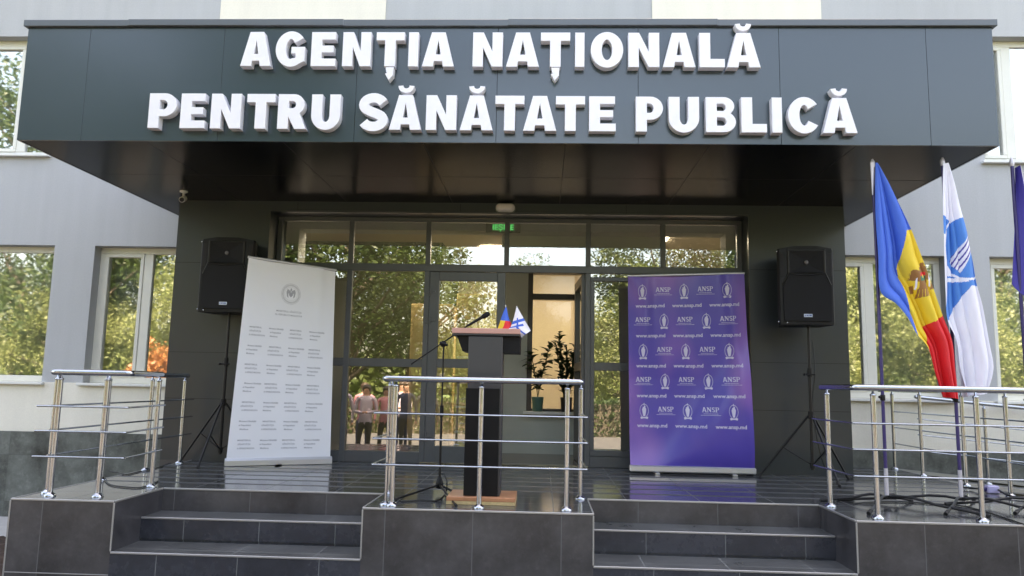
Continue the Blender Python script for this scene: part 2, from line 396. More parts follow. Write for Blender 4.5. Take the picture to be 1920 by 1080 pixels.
# ================================================================== BUILDING
B = thing('office_building', (-.47, YW, GZ), 'grey rendered public building with cream panels and a dark clad entrance block', 'building')
LOW = [(-12.9, -11.0), (-10.6, -9.1), (-8.65, -6.77), (-6.20, -4.32), (3.40, 5.28), (5.85, 7.73), (8.3, 10.2)]
UPP = [(-12.6, -10.9), (-10.4, -9.2), (-8.62, -7.0), (5.87, 7.55), (8.1, 9.8)]
holes = [(a, b, .87, 2.75) for a, b in LOW]+[(a, b, 4.04, 5.80) for a, b in UPP]+[(OX0, OX1, 0.0, OZ)]
CREAM = [(-4.67, -2.29), (1.46, 3.78)]
def wall_grid(mb, x0, x1, z0, z1, y0, y1, holes, mi=0):
    xs = sorted({x0, x1, *[h[0] for h in holes if x0 < h[0] < x1], *[h[1] for h in holes if x0 < h[1] < x1]})
    zs = sorted({z0, z1, *[h[2] for h in holes if z0 < h[2] < z1], *[h[3] for h in holes if z0 < h[3] < z1]})
    for a, b in zip(zs, zs[1:]):
        run = None
        for c, d in zip(xs, xs[1:]):
            mx, mz = (c+d)/2, (a+b)/2
            solid = not any(h[0] < mx < h[1] and h[2] < mz < h[3] for h in holes)
            if solid: run = (run[0], d) if run else (c, d)
            if run and (not solid or d == xs[-1]):
                mb.box(run[0], run[1], y0, y1, a, b, mi); run = None
mb = MB(); wall_grid(mb, -30, 30, .87, 5.80, YW, YW+.3, holes); wall_grid(mb, -30, 30, 5.80, 11, YW, YW+.3, [])
mb.box(-30, 30, 24, 24.3, GZ, 11); mb.box(-30, -29.7, YW+.3, 24, GZ, 11); mb.box(29.7, 30, YW+.3, 24, GZ, 11)
mb.box(-30.3, 30.3, YW-.3, 24.6, 11.0, 11.3)
mb.build('wall', M['grey_wall'], B)
mb = MB(); wall_grid(mb, -30, 30, .21, .87, YW-.004, YW+.3, holes)
mb.build('cream_band', M['cream_wall'], B)
for a, b in CREAM:
    mb = MB(); mb.box(a, b, YW-.02, YW-.002, 4.05, 10.9); mb.build('cream_panel', M['cream_wall'], B)
mb = MB(); wall_grid(mb, -30, 30, GZ-.1, .21, YW-.03, YW+.3, holes)
mb.build('stone_plinth', M['plinth'], B)

def window(a, b, z0, z1, mull, parent=B):
    y = YW+.15; fw = .085
    f = MB()
    f.bbox(a, b, y, y+.07, z1-fw, z1, .006); f.bbox(a, b, y, y+.07, z0, z0+fw, .006)
    f.bbox(a, a+fw, y+.001, y+.069, z0+fw, z1-fw, .006); f.bbox(b-fw, b, y+.001, y+.069, z0+fw, z1-fw, .006)
    f.bbox(mull-.065, mull+.065, y-.004, y+.066, z0+fw, z1-fw, .008)
    # opening sash: a second, prouder frame on the left light
    s0, s1 = a+fw, mull-.065
    f.bbox(s0, s1, y-.012, y+.05, z1-fw-.05, z1-fw, .006); f.bbox(s0, s1, y-.012, y+.05, z0+fw, z0+fw+.05, .006)
    f.bbox(s0, s0+.05, y-.013, y+.049, z0+fw+.05, z1-fw-.05, .006); f.bbox(s1-.05, s1, y-.013, y+.049, z0+fw+.05, z1-fw-.05, .006)
    w_ = f.build('window', M['white_pvc'], parent)
    p = MB(); p.add([(a+fw, y+.03, z0+fw), (b-fw, y+.03, z0+fw), (b-fw, y+.03, z1-fw), (a+fw, y+.03, z1-fw)], [(0, 1, 2, 3)])
    p.build('pane', M['win_glass'], w_)
    s = MB(); s.bbox(a-.05, b+.05, YW-.07, YW+.15, z0-.035, z0-.002, .004); s.build('sill', M['sill'], w_)
    c = MB(); n = int((b-a)/.03); pts = []
    for i in range(n+1):
        x = a+(b-a)*i/n; pts.append((x, y+.20+.018*math.sin(i*1.7)+.012*math.sin(i*.6)))
    c.add([(x, yy, z) for z in (z0-.02, z1+.02) for x, yy in pts], [(i, i+1, n+2+i, n+1+i) for i in range(n)], 0, True)
    c.build('curtain', M['curtain'], w_)
for a, b in LOW: window(a, b, .87, 2.75, (a+b)/2-(.24 if a < 0 else 0))
for a, b in UPP: window(a, b, 4.04, 5.80, (b-.52) if a < 0 else a+.45)

# ---- dark entrance block
mb = MB()
for x0, x1, z0, z1 in [(PX0, OX0, 0, OZ), (OX1, PX1, 0, OZ), (PX0, PX1, OZ, CZ0)]:
    mb.box(x0, x1, YP, YG+.12, z0, z1)
mb.box(PX0, PX0+.2, YG+.12, YW-.004, 0, CZ0); mb.box(PX1-.2, PX1, YG+.12, YW-.004, 0, CZ0)
mb.build('entrance_block', M['clad'], B)
mb = MB()   # shadow gaps between the cladding boards
for z in (.72, 1.27, 2.36):
    for x0, x1 in ((PX0, OX0), (OX1, PX1)): mb.box(x0+.003, x1-.003, YP-.0015, YP+.001, z-.003, z+.003)
for x in (-3.02, -1.02, .98): mb.box(x-.003, x+.003, YP-.0015, YP+.001, OZ+.004, CZ0-.01)
mb.build('cladding_joints', M['joint'], B)
mb = MB(); mb.box(OX0, OX1, YP+.01, YG-.03, OZ-.012, OZ-.001); mb.build('reveal_lining', M['clad'], B)

# ---- canopy
mb = MB(); mb.box(CX0, CX1, CY+.002, YW-.002, CZ0, CZ0+.05)
soff = mb.build('canopy', M['soffit'], B)
mb = MB()
js = [CX0, -4.324, -3.03, -1.757, -.452, .835, 2.109, 3.42, CX1]
for a, b in zip(js, js[1:]): mb.bbox(a+.0015, b-.0015, CY-.022, CY-.002, CZ0-.004, CZ1-.06, .001)
mb.bbox(CX0-.004, CX0+.018, CY-.002, YW-.002, CZ0-.004, CZ1-.06, .002); mb.bbox(CX1-.018, CX1+.004, CY-.002, YW-.002, CZ0-.004, CZ1-.06, .002)
mb.build('fascia', M['fascia'], soff)
mb = MB(); mb.box(CX0+.01, CX1-.01, CY-.001, CY+.03, CZ0+.05, CZ1-.06); mb.build('fascia_backing', M['joint'], soff)
mb = MB(); cps = [CX0-.03, -3.95, -1.9, -.36, 1.55, CX1+.03]
for i, (a, b) in enumerate(zip(cps, cps[1:])):
    e = .004*(i % 2); mb.bbox(a, b+.004, CY-.055-e, CY+.10, CZ1-.062+e, CZ1+.002+e, .004)
mb.box(CX0-.02, CX1+.02, CY+.10, YW-.002, CZ1-.05, CZ1-.005)
mb.build('coping', M['coping'], soff)
mb = MB()
for x in (-3.72, -2.42, -1.12, .18, 1.48, 2.78): mb.box(x-.002, x+.002, CY+.01, YP-.002, CZ0-.0012, CZ0+.001)
mb.box(CX0+.02, CX1-.02, 7.75, 7.754, CZ0-.0012, CZ0+.001)
mb.build('soffit_joints', M['joint'], soff)

# ---- glazing and doors
XM = [-3.30, -2.41, -1.44, .545, 1.462, 2.395]
fr = MB(); yf0, yf1 = YG-.03, YG+.03
def bar(mb, x0, x1, z0, z1, d=0.0): mb.bbox(x0, x1, yf0-d, yf1+d, z0, z1, .004)
bar(fr, OX0+.002, OX1-.002, 2.955, 3.006); bar(fr, OX0+.002, OX1-.002, 2.33, 2.42, .002)
for x in (OX0+.035, -2.41, -1.44, -.463, .545, 1.462, OX1-.035): bar(fr, x-.03, x+.03, 2.42, 2.955, .001)
for x in (OX0+.035, -2.41, -1.44, .545, 1.462, OX1-.035): bar(fr, x-.033, x+.033, 0.0, 2.33, .001)
for a, b in ((OX0+.068, -2.443), (-2.377, -1.473), (.578, 1.429), (1.495, OX1-.068)):
    bar(fr, a, b, 1.145, 1.245); bar(fr, a, b, 0.0, .13)
fr.build('glazing_frame', M['alu'], B)
def pane(a, b, z0, z1, y=YG, parent=B, name='glass_pane'):
    p = MB(); p.add([(a, y, z0), (b, y, z0), (b, y, z1), (a, y, z1)], [(0, 1, 2, 3)]); return p.build(name, M['glass'], parent)
tx = [OX0+.035, -2.41, -1.44, -.463, .545, 1.462, OX1-.035]
for a, b in zip(tx, tx[1:]): pane(a+.02, b-.02, 2.41, 2.965)
for a, b in ((OX0+.06, -2.435), (-2.385, -1.465), (.57, 1.437), (1.487, OX1-.06)):
    pane(a, b, 1.24, 2.335, YG+.002); pane(a, b, .12, 1.15, YG+.002)
# side light inner casement profile as in the photo
mb = MB()
for (a, b, z0, z1) in ((.578, 1.43, 2.235, 2.285), (.578, 1.43, .13, .2)): bar(mb, a, b, z0, z1, .008)
bar(mb, .578, .625, .2, 2.235, .008); bar(mb, 1.385, 1.43, .2, 2.235, .008)
mb.build('casement_frame', M['alu'], B)
def door_leaf(name):
    """leaf hinged at local x=0, spanning to .935"""
    wd = .935; f = MB(); y0, y1 = -.034, .034
    f.bbox(.0, .118, y0, y1, .012, 2.325, .004); f.bbox(wd-.10, wd, y0, y1, .012, 2.325, .004)
    f.bbox(.118, wd-.10, y0+.001, y1-.001, 2.215, 2.325, .004); f.bbox(.118, wd-.10, y0+.001, y1-.001, 1.145, 1.255, .004); f.bbox(.118, wd-.10, y0+.001, y1-.001, .012, .205, .004)
    d = f.build(name, M['alu'], None, org=(0, 0, 0))
    p = MB(); p.add([(.10, 0, .19), (wd-.09, 0, .19), (wd-.09, 0, 1.16), (.10, 0, 1.16)], [(0, 1, 2, 3)]); p.add([(.10, 0, 1.24), (wd-.09, 0, 1.24), (wd-.09, 0, 2.23), (.10, 0, 2.23)], [(0, 1, 2, 3)])
    p = p.build('pane', M['glass'], None); p.parent = d
    for z in (2.08, 1.72, .32):
        h = MB(); h.tube([(.012, -.05, z-.05), (.012, -.05, z+.05)], .011, 8); h.bbox(.0, .075, -.046, -.034, z-.012, z+.012, .002); h.bbox(-.06, .01, -.046, -.034, z-.035, z-.012, .002)
        h = h.build('hinge', M['alu'], None); h.parent = d
    k = MB(); k.tube([(wd-.05, -.034, 1.0), (wd-.05, -.085, 1.0), (wd-.17, -.09, 1.0)], .009, 8); k = k.build('handle', M['steel_d'], None); k.parent = d
    return d
bl = Vector(B.location)
d1 = door_leaf('door'); d1.parent = B; d1.location = Vector((-1.405, YG, 0))-bl
d2 = door_leaf('door'); d2.parent = B; d2.location = Vector((.505, YG+.03, 0))-bl; d2.rotation_euler = (0, 0, R(93)); d2['label'] = 'glazed door leaf standing open inwards'
mb = MB(); mb.bbox(-1.46, .56, YG-.045, YG+.06, -.004+.008, .016, .003); mb.build('door_sill', M['steel_d'], B)

# ---- rooms behind the glass
mb = MB(); mb.box(-4.3, 3.35, YG+.125, 15, -.05, .004); tag(mb.build('interior_floor', M['in_floor']), kind='structure')
mb = MB(); mb.box(-4.3, 3.35, YG+.125, 15, 3.25, 3.3); tag(mb.build('interior_ceiling', M['in_ceil']), kind='structure')
mb = MB(); mb.box(-4.3, 3.35, 14.5, 14.6, .004, 3.25); mb.box(3.25, 3.35, 10.3, 14.5, .004, 3.25); mb.box(-4.4, -4.3, 10.3, 14.5, .004, 3.25)
mb.box(-4.3, -3.4, 10.3, 10.4, .004, 3.25); mb.box(2.5, 3.35, 10.3, 10.4, .004, 3.25)
tag(mb.build('interior_wall', M['in_wall']), kind='structure')
mb = MB(); mb.box(-4.2, -1.66, 12.1, 12.2, .004, 3.25); mb.box(-1.76, -1.66, 12.2, 14.5, .004, 3.25)
tag(mb.build('interior_wall', M['in_olive']), kind='structure')
# partition with its own window
PYI = 10.75
mb = MB(); wall_grid(mb, -.62, 1.75, .004, 3.25, PYI, PYI+.12, [(-.20, .62, .60, 2.62)])
tag(mb.build('partition_wall', M['in_green']), kind='structure')
it = thing('interior_window', (.2, PYI, .6), 'brown framed inner window with potted plants on its ledge', 'window')
mb = MB(); mb.bbox(-.22, -.15, PYI-.03, PYI+.1, .6, 2.62, .004); mb.bbox(.57, .64, PYI-.03, PYI+.1, .6, 2.62, .004)
mb.bbox(-.15, .57, PYI-.03, PYI+.1, 2.55, 2.62, .004); mb.bbox(-.15, .57, PYI-.03, PYI+.1, 2.18, 2.26, .004); mb.bbox(-.15, .57, PYI-.03, PYI+.1, .6, .63, .004)
mb.build('frame', M['brown_frame'], it)
mb = MB(); mb.bbox(-.26, .66, PYI-.20, PYI-.031, .555, .595, .004); mb.build('ledge', M['sill'], it)
mb = MB(); mb.add([(-.15, PYI+.03, .63), (.57, PYI+.03, .63), (.57, PYI+.03, 2.55), (-.15, PYI+.03, 2.55)], [(0, 1, 2, 3)]); mb.build('pane', glass_mat('inner_glass', (1, 1, 1), (.92, .93, .9), minr=.03), it)
# wooden cupboards in the lobby
wb = thing('lobby_cupboard', (-1.2, 11.3, 0), 'light wood cupboard in the lobby behind the glazing left of the doors', 'cupboard')
mb = MB(); mb.bbox(-1.95, -1.33, 11.0, 11.5, .06, 2.12, .01); mb.build('body', M['in_wood'], wb)
mb = MB(); mb.bbox(-1.93, -1.65, 10.98, 10.999, .10, 2.08, .004); mb.bbox(-1.635, -1.35, 10.98, 10.999, .10, 2.08, .004); mb.build('door', M['in_wood'], wb)
wb = thing('lobby_shelf', (-.9, 11.3, 0), 'tall light wood panel seen through the closed glass door', 'panel')
mb = MB(); mb.bbox(-1.30, -.66, 11.2, 11.24, .004, 2.3, .01); mb.build('board', M['in_wood'], wb)
mb = MB()
for k in range(5): mb.bbox(-1.26, -.70, 11.02, 11.195, .25+k*.36, .275+k*.36, .003)
mb.build('shelf', M['plastic_white'], wb)
for (x, y) in ((-.75, 12.6), (.35, 12.9), (-2.4, 10.6), (1.6, 11.6), (.3, 11.6), (1.15, 9.95)):  # frontmost panel is an added fill to brighten the grey-green partition
    mb = MB(); mb.bbox(x-.3, x+.3, y-.3, y+.3, 3.225, 3.249, .004); o = mb.build('ceiling_light', M['light_panel'], None, org=(x, y, 3.25))
    tag(o, 'square glowing ceiling light panel inside the lobby, the frontmost one added as fill', 'ceiling light', 'ceiling lights inside the lobby')

# exit sign glowing behind the transom
def text_mesh(txt, size, bold=0.0, extrude=0.0, align='CENTER', space=1.0):
    cu = bpy.data.curves.new('t', 'FONT'); cu.body = txt; cu.size = size; cu.offset = bold; cu.extrude = extrude; cu.align_x = align; cu.space_character = space; cu.resolution_u = 3
    o = bpy.data.objects.new('t', cu); C.objects.link(o)
    dg = bpy.context.evaluated_depsgraph_get(); me = bpy.data.meshes.new_from_object(o.evaluated_get(dg))
    vs = [v.co.copy() for v in me.vertices]; fs = [list(p.vertices) for p in me.polygons]
    bpy.data.objects.remove(o); bpy.data.curves.remove(cu); bpy.data.meshes.remove(me)
    return vs, fs
ex = thing('exit_sign', (-.55, 9.85, 2.98), 'green glowing IESIRE exit sign behind the glass above the doors', 'exit sign')
mb = MB(); mb.bbox(-.78, -.32, 9.83, 9.86, 2.965, 3.125, .006); mb.build('housing', M['exit_box'], ex)
vs, fs = text_mesh('IEȘIRE', .105, .002, .002)
mb = MB(); mb.add([(v.x*1.0-.55, 9.826-v.z, v.y+3.0) for v in vs], fs); mb.build('lettering', M['green_emit'], ex)
mb = MB(); mb.tube([(-.7, 9.845, 3.125), (-.7, 9.845, 3.249)], .006, 6); mb.tube([(-.4, 9.845, 3.125), (-.4, 9.845, 3.249)], .006, 6); mb.build('hanger', M['exit_box'], ex)

# plants on the ledge
def potted(name, x, y, z, mp, label, kind):
    t = thing(name, (x, y, z), label, 'potted plant')
    rd = random.Random(len(label))
    mb = MB(); mb.lathe((x, y, z), [(.065, 0), (.07, .01), (.082, .17), (.085, .18), (.085, .2), (.075, .2), (.07, .18)], 18); mb.build('pot', mp, t)
    st = MB(); lf = MB()
    def leaf(p, d, L, wd):
        d = d.normalized(); s_ = d.cross(Vector((rd.uniform(-.3, .3), rd.uniform(-.3, .3), 1))).normalized()*wd; u = s_.cross(d).normalized()*L*.12
        a = p; b = p+d*L*.35+s_+u; c = p+d*L*.35-s_+u; e = p+d*L*.75+s_*.7; f_ = p+d*L*.75-s_*.7; g_ = p+d*L-u
        lf.add([a, b, c, e, f_, g_], [(0, 1, 2), (1, 3, 4, 2), (3, 5, 4)], 0, True)
    if kind == 'bushy':
        for k in range(5):
            a = rd.uniform(0, 6.28); p0 = Vector((x, y, z+.19)); p1 = p0+Vector((math.cos(a)*.05, math.sin(a)*.04, .25+rd.random()*.1)); p2 = p1+Vector((math.cos(a)*.09, math.sin(a)*.05, .16+rd.random()*.14))
            st.tube([p0, p1, p2], .006, 5)
            for q in range(14):
                t_ = .2+.8*q/10; c = p0.lerp(p1, t_*2) if t_ < .5 else p1.lerp(p2, t_*2-1)
                b = rd.uniform(0, 6.28); leaf(c, Vector((math.cos(b), math.sin(b), rd.uniform(-.2, .7))), rd.uniform(.12, .19), .045)
    else:
        for k in range(8):
            a = k*.785; p0 = Vector((x+math.cos(a)*.03, y+math.sin(a)*.03, z+.18)); p2 = p0+Vector((math.cos(a)*.13, math.sin(a)*.09, .55+rd.random()*.42))
            st.tube([p0, p0.lerp(p2, .5)+Vector((0, 0, .04)), p2], .009, 5)
            for q in range(26):
                c = p0.lerp(p2, .1+.9*q/25); b = rd.uniform(0, 6.28); leaf(c, Vector((math.cos(b), math.sin(b), rd.uniform(.3, 1.0))), rd.uniform(.09, .14), .034)
    st.build('stem', M['leaf_in'], t); lf.build('foliage', M['leaf_in'], t, fix=False)
potted('potted_plant', -.06, PYI-.12, .596, M['pot_green'], 'leafy houseplant in a pale green pot on the inner window ledge', 'bushy')
potted('potted_plant', .34, PYI-.12, .596, M['pot_dark'], 'tall upright dark leaved plant in a black pot on the inner ledge', 'tall')

# ================================================================== PORCH
Pp = thing('entrance_porch', (-.4, FY, GZ), 'raised dark tiled porch with two flights of steps cut into its front', 'porch')
RX = [(-3.295, -1.355), (.40, 2.345)]      # step recesses
PL, PR = -4.12, 4.46
mi = {'u': 1, 'l': 2, 'r': 2, '*': 0}
mb = MB()
mb.box(PL, RX[0][0], FY, 6.62, GZ, 0, mi); mb.box(RX[0][1], RX[1][0], FY, 6.62, GZ, 0, mi); mb.box(RX[1][1], PR, FY, 6.62, GZ, 0, mi)
mb.box(PL, PR, 6.62, YP+.001, GZ, 0, mi); mb.box(PX0, PR, YP+.001, YG-.045, GZ, 0, mi); mb.box(PX0, PX1, YG-.045, YW-.05, GZ, 0, mi); mb.box(PX1, PR, YG-.045, YW-.05, GZ, 0, mi)
mb.build('platform', [M['tile_front'], M['tile_floor'], M['tile_side']], Pp)
for a, b in RX:
    mb = MB(); mi2 = {'u': 1, '*': 0}
    mb.box(a, b, 6.28, 6.619, -.36, -.19, mi2); mb.box(a, b, FY, 6.619, GZ, -.38, mi2); mb.box(a, b, 6.29, 6.619, -.38, -.36, mi2)
    mb.box(a-.0, b+.0, FY-.30, FY-.001, FC, -.57, mi2)
    st = mb.build('steps', [M['tile_riser'], M['tile_tread']], Pp)
    t = MB()
    for y, z in ((6.62, 0), (6.28, -.19), (FY, -.38), (FY-.30, -.57)): t.bbox(a+.002, b-.002, y-.005, y+.010, z-.012, z+.004, .003)
    t.build('step_edging', M['trim'], st)
t = MB()
for a, b in ((PL, RX[0][0]), (RX[0][1], RX[1][0]), (RX[1][1], PR)): t.bbox(a, b, FY-.005, FY+.010, -.012, .004, .003)
for x in (RX[0][0], RX[0][1], RX[1][0], RX[1][1]):
    t.bbox(x-.006, x+.006, FY+.011, 6.61, -.012, .0045, .003); t.bbox(x-.006, x+.006, FY-.0055, FY+.008, -.375, -.013, .003)
t.bbox(PL-.005, PL+.010, FY+.011, YP, -.012, .004, .003); t.bbox(PR-.010, PR+.005, FY+.011, YW-.06, -.012, .004, .003)
t.bbox(PL-.006, PL+.006, FY-.0055, FY+.008, GZ, -.013, .003)
t.bbox(PL, RX[0][0], FY-.003, FY+.005, -.553, -.546, .001)
t.build('edging', M['trim'], Pp)
# side ramp on the right
rp = thing('side_ramp', (6, 9.4, GZ), 'grey tiled ramp running down along the wall right of the porch', 'ramp')
mb = MB(); mb.prism([(PR+.006, -.06), (11, -.62), (11, GZ), (PR+.006, GZ)], 8.7, 9.9); mb.build('slab', M['tile_tread'], rp)
mb = MB(); mb.prism([(PR+.006, .0), (11, -.56), (11, -.60), (PR+.006, -.04)], 8.60, 8.70); mb.prism([(PR+.006, .0), (11, -.56), (11, -.60), (PR+.006, -.04)], 9.90, 9.96); mb.build('kerb', M['trim'], rp)

# ================================================================== RAILINGS
def railing(loc, label, paths, posts, rails_z=(.315, .515, .712), top=.985, rr=.0075, hr=.0235, off=.035):
    t = thing('railing', loc, label, 'railing')
    for p in posts:
        x, y = p[0], p[1]; z0 = p[2] if len(p) > 2 else 0; r = p[3] if len(p) > 3 else .0205
        m = MB(); m.lathe((x, y, z0), [(.046, 0), (.046, .006), (.040, .016), (.030, .022), (.026, .026), (r, .03)], 16)
        m.tube([(x, y, z0+.02), (x, y, z0+top-.065)], r, 14)
        m.lathe((x, y, z0), [(r, top-.065), (r*1.12, top-.062), (r*1.12, top-.05), (.010, top-.044), (.008, top-.015)], 14)
        m.build('post', M['steel'], t)
    for kind, pts in paths:
        if kind == 'top': m = MB(); m.tube(pts, hr, 16); m.ico(pts[0], hr*1.04, 0, 2); m.ico(pts[-1], hr*1.04, 0, 2); m.build('handrail', M['steel'], t)
        else: m = MB(); m.tube(pts, rr, 8); m.build('crossbar', M['steel'], t)
    return t
def loops(pts, zs=(.315, .515, .712)):
    return [('bar', [(x, y, z+(p[0] if p else 0)) for x, y, *p in pts]) for z in zs]
def rnd(pts, r=.05):
    """round the corners of a plan path"""
    out = [pts[0]]
    for a, b, c in zip(pts, pts[1:], pts[2:]):
        A, Bv, Cv = Vector(a), Vector(b), Vector(c); d1_ = (A-Bv).normalized()*r; d2_ = (Cv-Bv).normalized()*r
        for k in range(6):
            s = k/5; out.append(tuple((Bv+d1_)*(1-s)**2+Bv*2*s*(1-s)+(Bv+d2_)*s*s))
    return out+[pts[-1]]
T = .985
railing((-3.7, 6, 0), 'stainless steel railing on the left end of the porch', [('top', [(x, y, T) for x, y in rnd([(-3.42, 6.68), (-3.34, 6.02), (-3.98, 6.0), (-4.10, 8.62)], .04)])] +
        loops(rnd([(-3.40, 6.74), (-3.31, 5.965), (-4.045, 5.95)], .03)) + loops(rnd([(-3.99, 6.05), (-4.10, 8.80)], .03)),
        [(-3.925, 6.035), (-4.035, 6.165), (-3.548, 6.06), (-3.43, 6.67), (-4.09, 7.02), (-4.095, 7.82), (-4.10, 8.56)])
railing((-.5, 6, 0), 'stainless steel railing in front of the lectern between the two flights', [('top', [(x, y, T) for x, y in rnd([(-1.31, 6.64), (-1.25, 5.98), (.31, 5.98), (.337, 6.64)], .04)])] +
        loops(rnd([(-1.31, 6.62), (-1.325, 5.955), (.36, 5.955), (.345, 6.62)], .03)),
        [(-1.16, 6.0), (-1.215, 6.025, 0, .012), (-1.31, 6.62), (-.478, 6.0), (.2, 6.0), (.337, 6.6)])
railing((3.4, 6, 0), 'stainless steel railing round the right end of the porch beside the flags', [('top', [(x, y, T) for x, y in rnd([(2.40, 6.62), (2.42, 5.99), (4.40, 5.985), (4.43, 9.86)], .04)])] +
        loops(rnd([(2.36, 6.75), (2.385, 5.955), (4.42, 5.95), (4.45, 9.86)], .03)),
        [(2.41, 6.54), (2.564, 6.0), (3.332, 5.984), (4.10, 5.99), (4.42, 6.75), (4.42, 7.45), (4.43, 8.22), (4.43, 9.12), (4.43, 9.82)])
def rz(x): return -(x-PR)*.0856-.06
railing((6, 9.82, 0), 'thin steel railing along the far side of the ramp by the wall', [('top', [(4.72, 9.8, rz(4.72)+T), (8.5, 9.8, rz(8.5)+T)])] + [('bar', [(4.72, 9.8, rz(4.72)+z), (8.5, 9.8, rz(8.5)+z)]) for z in (.315, .515, .712)],
        [(4.76, 9.8, rz(4.76)), (5.55, 9.8, rz(5.55)), (6.4, 9.8, rz(6.4)), (7.3, 9.8, rz(7.3)), (8.4, 9.8, rz(8.4))])

# ================================================================== SIGN LETTERS
def arc(cx, cz, rx, rz_, a0, a1, n=14): return [(cx+rx*math.cos(R(a0+(a1-a0)*i/n)), cz+rz_*math.sin(R(a0+(a1-a0)*i/n))) for i in range(n+1)]
def stroke(pts, wd):
    l, r = [], []
    for i, p in enumerate(pts):
        a = pts[max(i-1, 0)]; b = pts[min(i+1, len(pts)-1)]; dx, dz = b[0]-a[0], b[1]-a[1]; L = math.hypot(dx, dz) or 1
        ww = wd[i]/2 if isinstance(wd, list) else wd/2
        l.append((p[0]-dz/L*ww, p[1]+dx/L*ww)); r.append((p[0]+dz/L*ww, p[1]-dx/L*ww))
    return l+r[::-1]
def glyph(ch, w_):
    s, b = .290, .215      # stem and bar weight in cap heights
    base = {'Ă': 'A', 'Ț': 'T'}.get(ch, ch); P = []
    if base == 'A':
        top = .19; m_ = w_/2-top; lg = .300
        zc0, zc1 = .155, .345
        def xi(z): return lg+z*m_*1.0
        P.append([(0, 0), (w_/2-top, 1), (w_/2+top, 1), (w_, 0), (w_-lg, 0), (w_-xi(zc0)+.02, zc0), (xi(zc0)-.02, zc0), (lg, 0)])
        za = .80; zb = zc1; hw = max(w_/2-xi(zb)+.02, .07)
        P.append([(w_/2-hw, zb), (w_/2+hw, zb), (w_/2, za)])
    elif base == 'E': P.append([(0, 0), (0, 1), (w_*.97, 1), (w_*.97, 1-b), (s, 1-b), (s, .60), (w_*.9, .60), (w_*.9, .405), (s, .405), (s, b), (w_, b), (w_, 0)])
    elif base == 'L': P.append([(0, 0), (0, 1), (s, 1), (s, b+.02), (w_, b+.02), (w_, 0)])
    elif base == 'T': P.append([(0, 1), (w_, 1), (w_, 1-b-.02), (w_/2+s/2, 1-b-.02), (w_/2+s/2, 0), (w_/2-s/2, 0), (w_/2-s/2, 1-b-.02), (0, 1-b-.02)])
    elif base == 'I': P.append([(0, 0), (0, 1), (w_, 1), (w_, 0)])
    elif base == 'N': P.append([(0, 0), (0, 1), (s, 1), (w_-s*.96, .42), (w_-s*.96, 1), (w_, 1), (w_, 0), (w_-s, 0), (s*.96, .58), (s*.96, 0)])
    elif base == 'O': P += [arc(w_/2, .5, w_/2, .52, 0, 360, 40)[:-1], arc(w_/2, .5, w_/2-s*1.02, .305, 0, 360, 32)[:-1]]
    elif base == 'P': P += [[(0, 0), (0, 1), (w_-.34, 1)]+arc(w_-.34, .67, .34, .33, 90, -90, 16)+[(s, .34), (s, 0)], [(s, .81)]+arc(w_-.37, .67, .12, .14, 90, -90, 10)+[(s, .53)]]
    elif base == 'R': P += [[(0, 0), (0, 1), (w_-.36, 1)]+arc(w_-.36, .70, .30, .30, 90, -55, 14)+[(w_, 0), (w_-.31, 0), (w_-.47, .30)]+[(s, .39), (s, 0)], [(s, .81)]+arc(w_-.40, .70, .11, .11, 90, -90, 10)+[(s, .59)]]
    elif base == 'B': P += [[(0, 0), (0, 1), (w_-.32, 1)]+arc(w_-.32, .745, .28, .255, 90, -50, 12)+arc(w_-.32, .29, .32, .29, 58, -90, 12), [(s, .82)]+arc(w_-.36, .71, .10, .11, 90, -90, 8)+[(s, .60)], [(s, .43)]+arc(w_-.36, .30, .11, .125, 90, -90, 8)+[(s, .175)]]
    elif base == 'U': P.append([(0, 1), (s, 1)]+[(s, .42)]+arc(w_/2, .40, w_/2-s, .20, 180, 360, 12)+[(w_-s, 1), (w_, 1)]+arc(w_/2, .40, w_/2, .42, 360, 180, 20))
    elif base == 'C':
        P.append(arc(w_*.52, .5, w_*.52, .52, 38, 326, 34)[0:]+arc(w_*.52, .5, w_*.52-s*1.02, .30, 326, 38, 26))
    elif base == 'G':
        P.append(arc(w_*.51, .5, w_*.51, .52, 38, 308, 34)+[(w_*.97, .14), (w_*.97, .56), (w_*.53, .56), (w_*.53, .37), (w_*.97-s*.86, .37), (w_*.97-s*.86, .235)]+arc(w_*.50, .5, w_*.50-s*.98, .30, 292, 38, 24))
    elif base == 'S':
        c = []
        c += arc(w_*.5, .715, w_*.37, .205, 18, 235, 16)[0:]
        c += arc(w_*.5, .275, w_*.37, .195, 62, -160, 18)
        # smooth the join
        for _ in range(2): c = [c[0]]+[((a[0]+2*b_[0]+d[0])/4, (a[1]+2*b_[1]+d[1])/4) for a, b_, d in zip(c, c[1:], c[2:])]+[c[-1]]
        P.append(stroke(c, .265))
    if ch == 'Ă': P.append(stroke(arc(w_/2, 1.265, .155, .135, 178, 362, 14), .125))
    if ch == 'Ț': P.append([(w_/2-.10, -.035), (w_/2+.115, -.035), (w_/2+.10, -.26), (w_/2-.01, -.40), (w_/2-.11, -.22), (w_/2-.06, -.20), (w_/2-.02, -.19), (w_/2-.08, -.19)][:5]+[(w_/2-.04, -.20), (w_/2-.08, -.17)])
    return P
YB_, YF_ = CY-.024, CY-.105
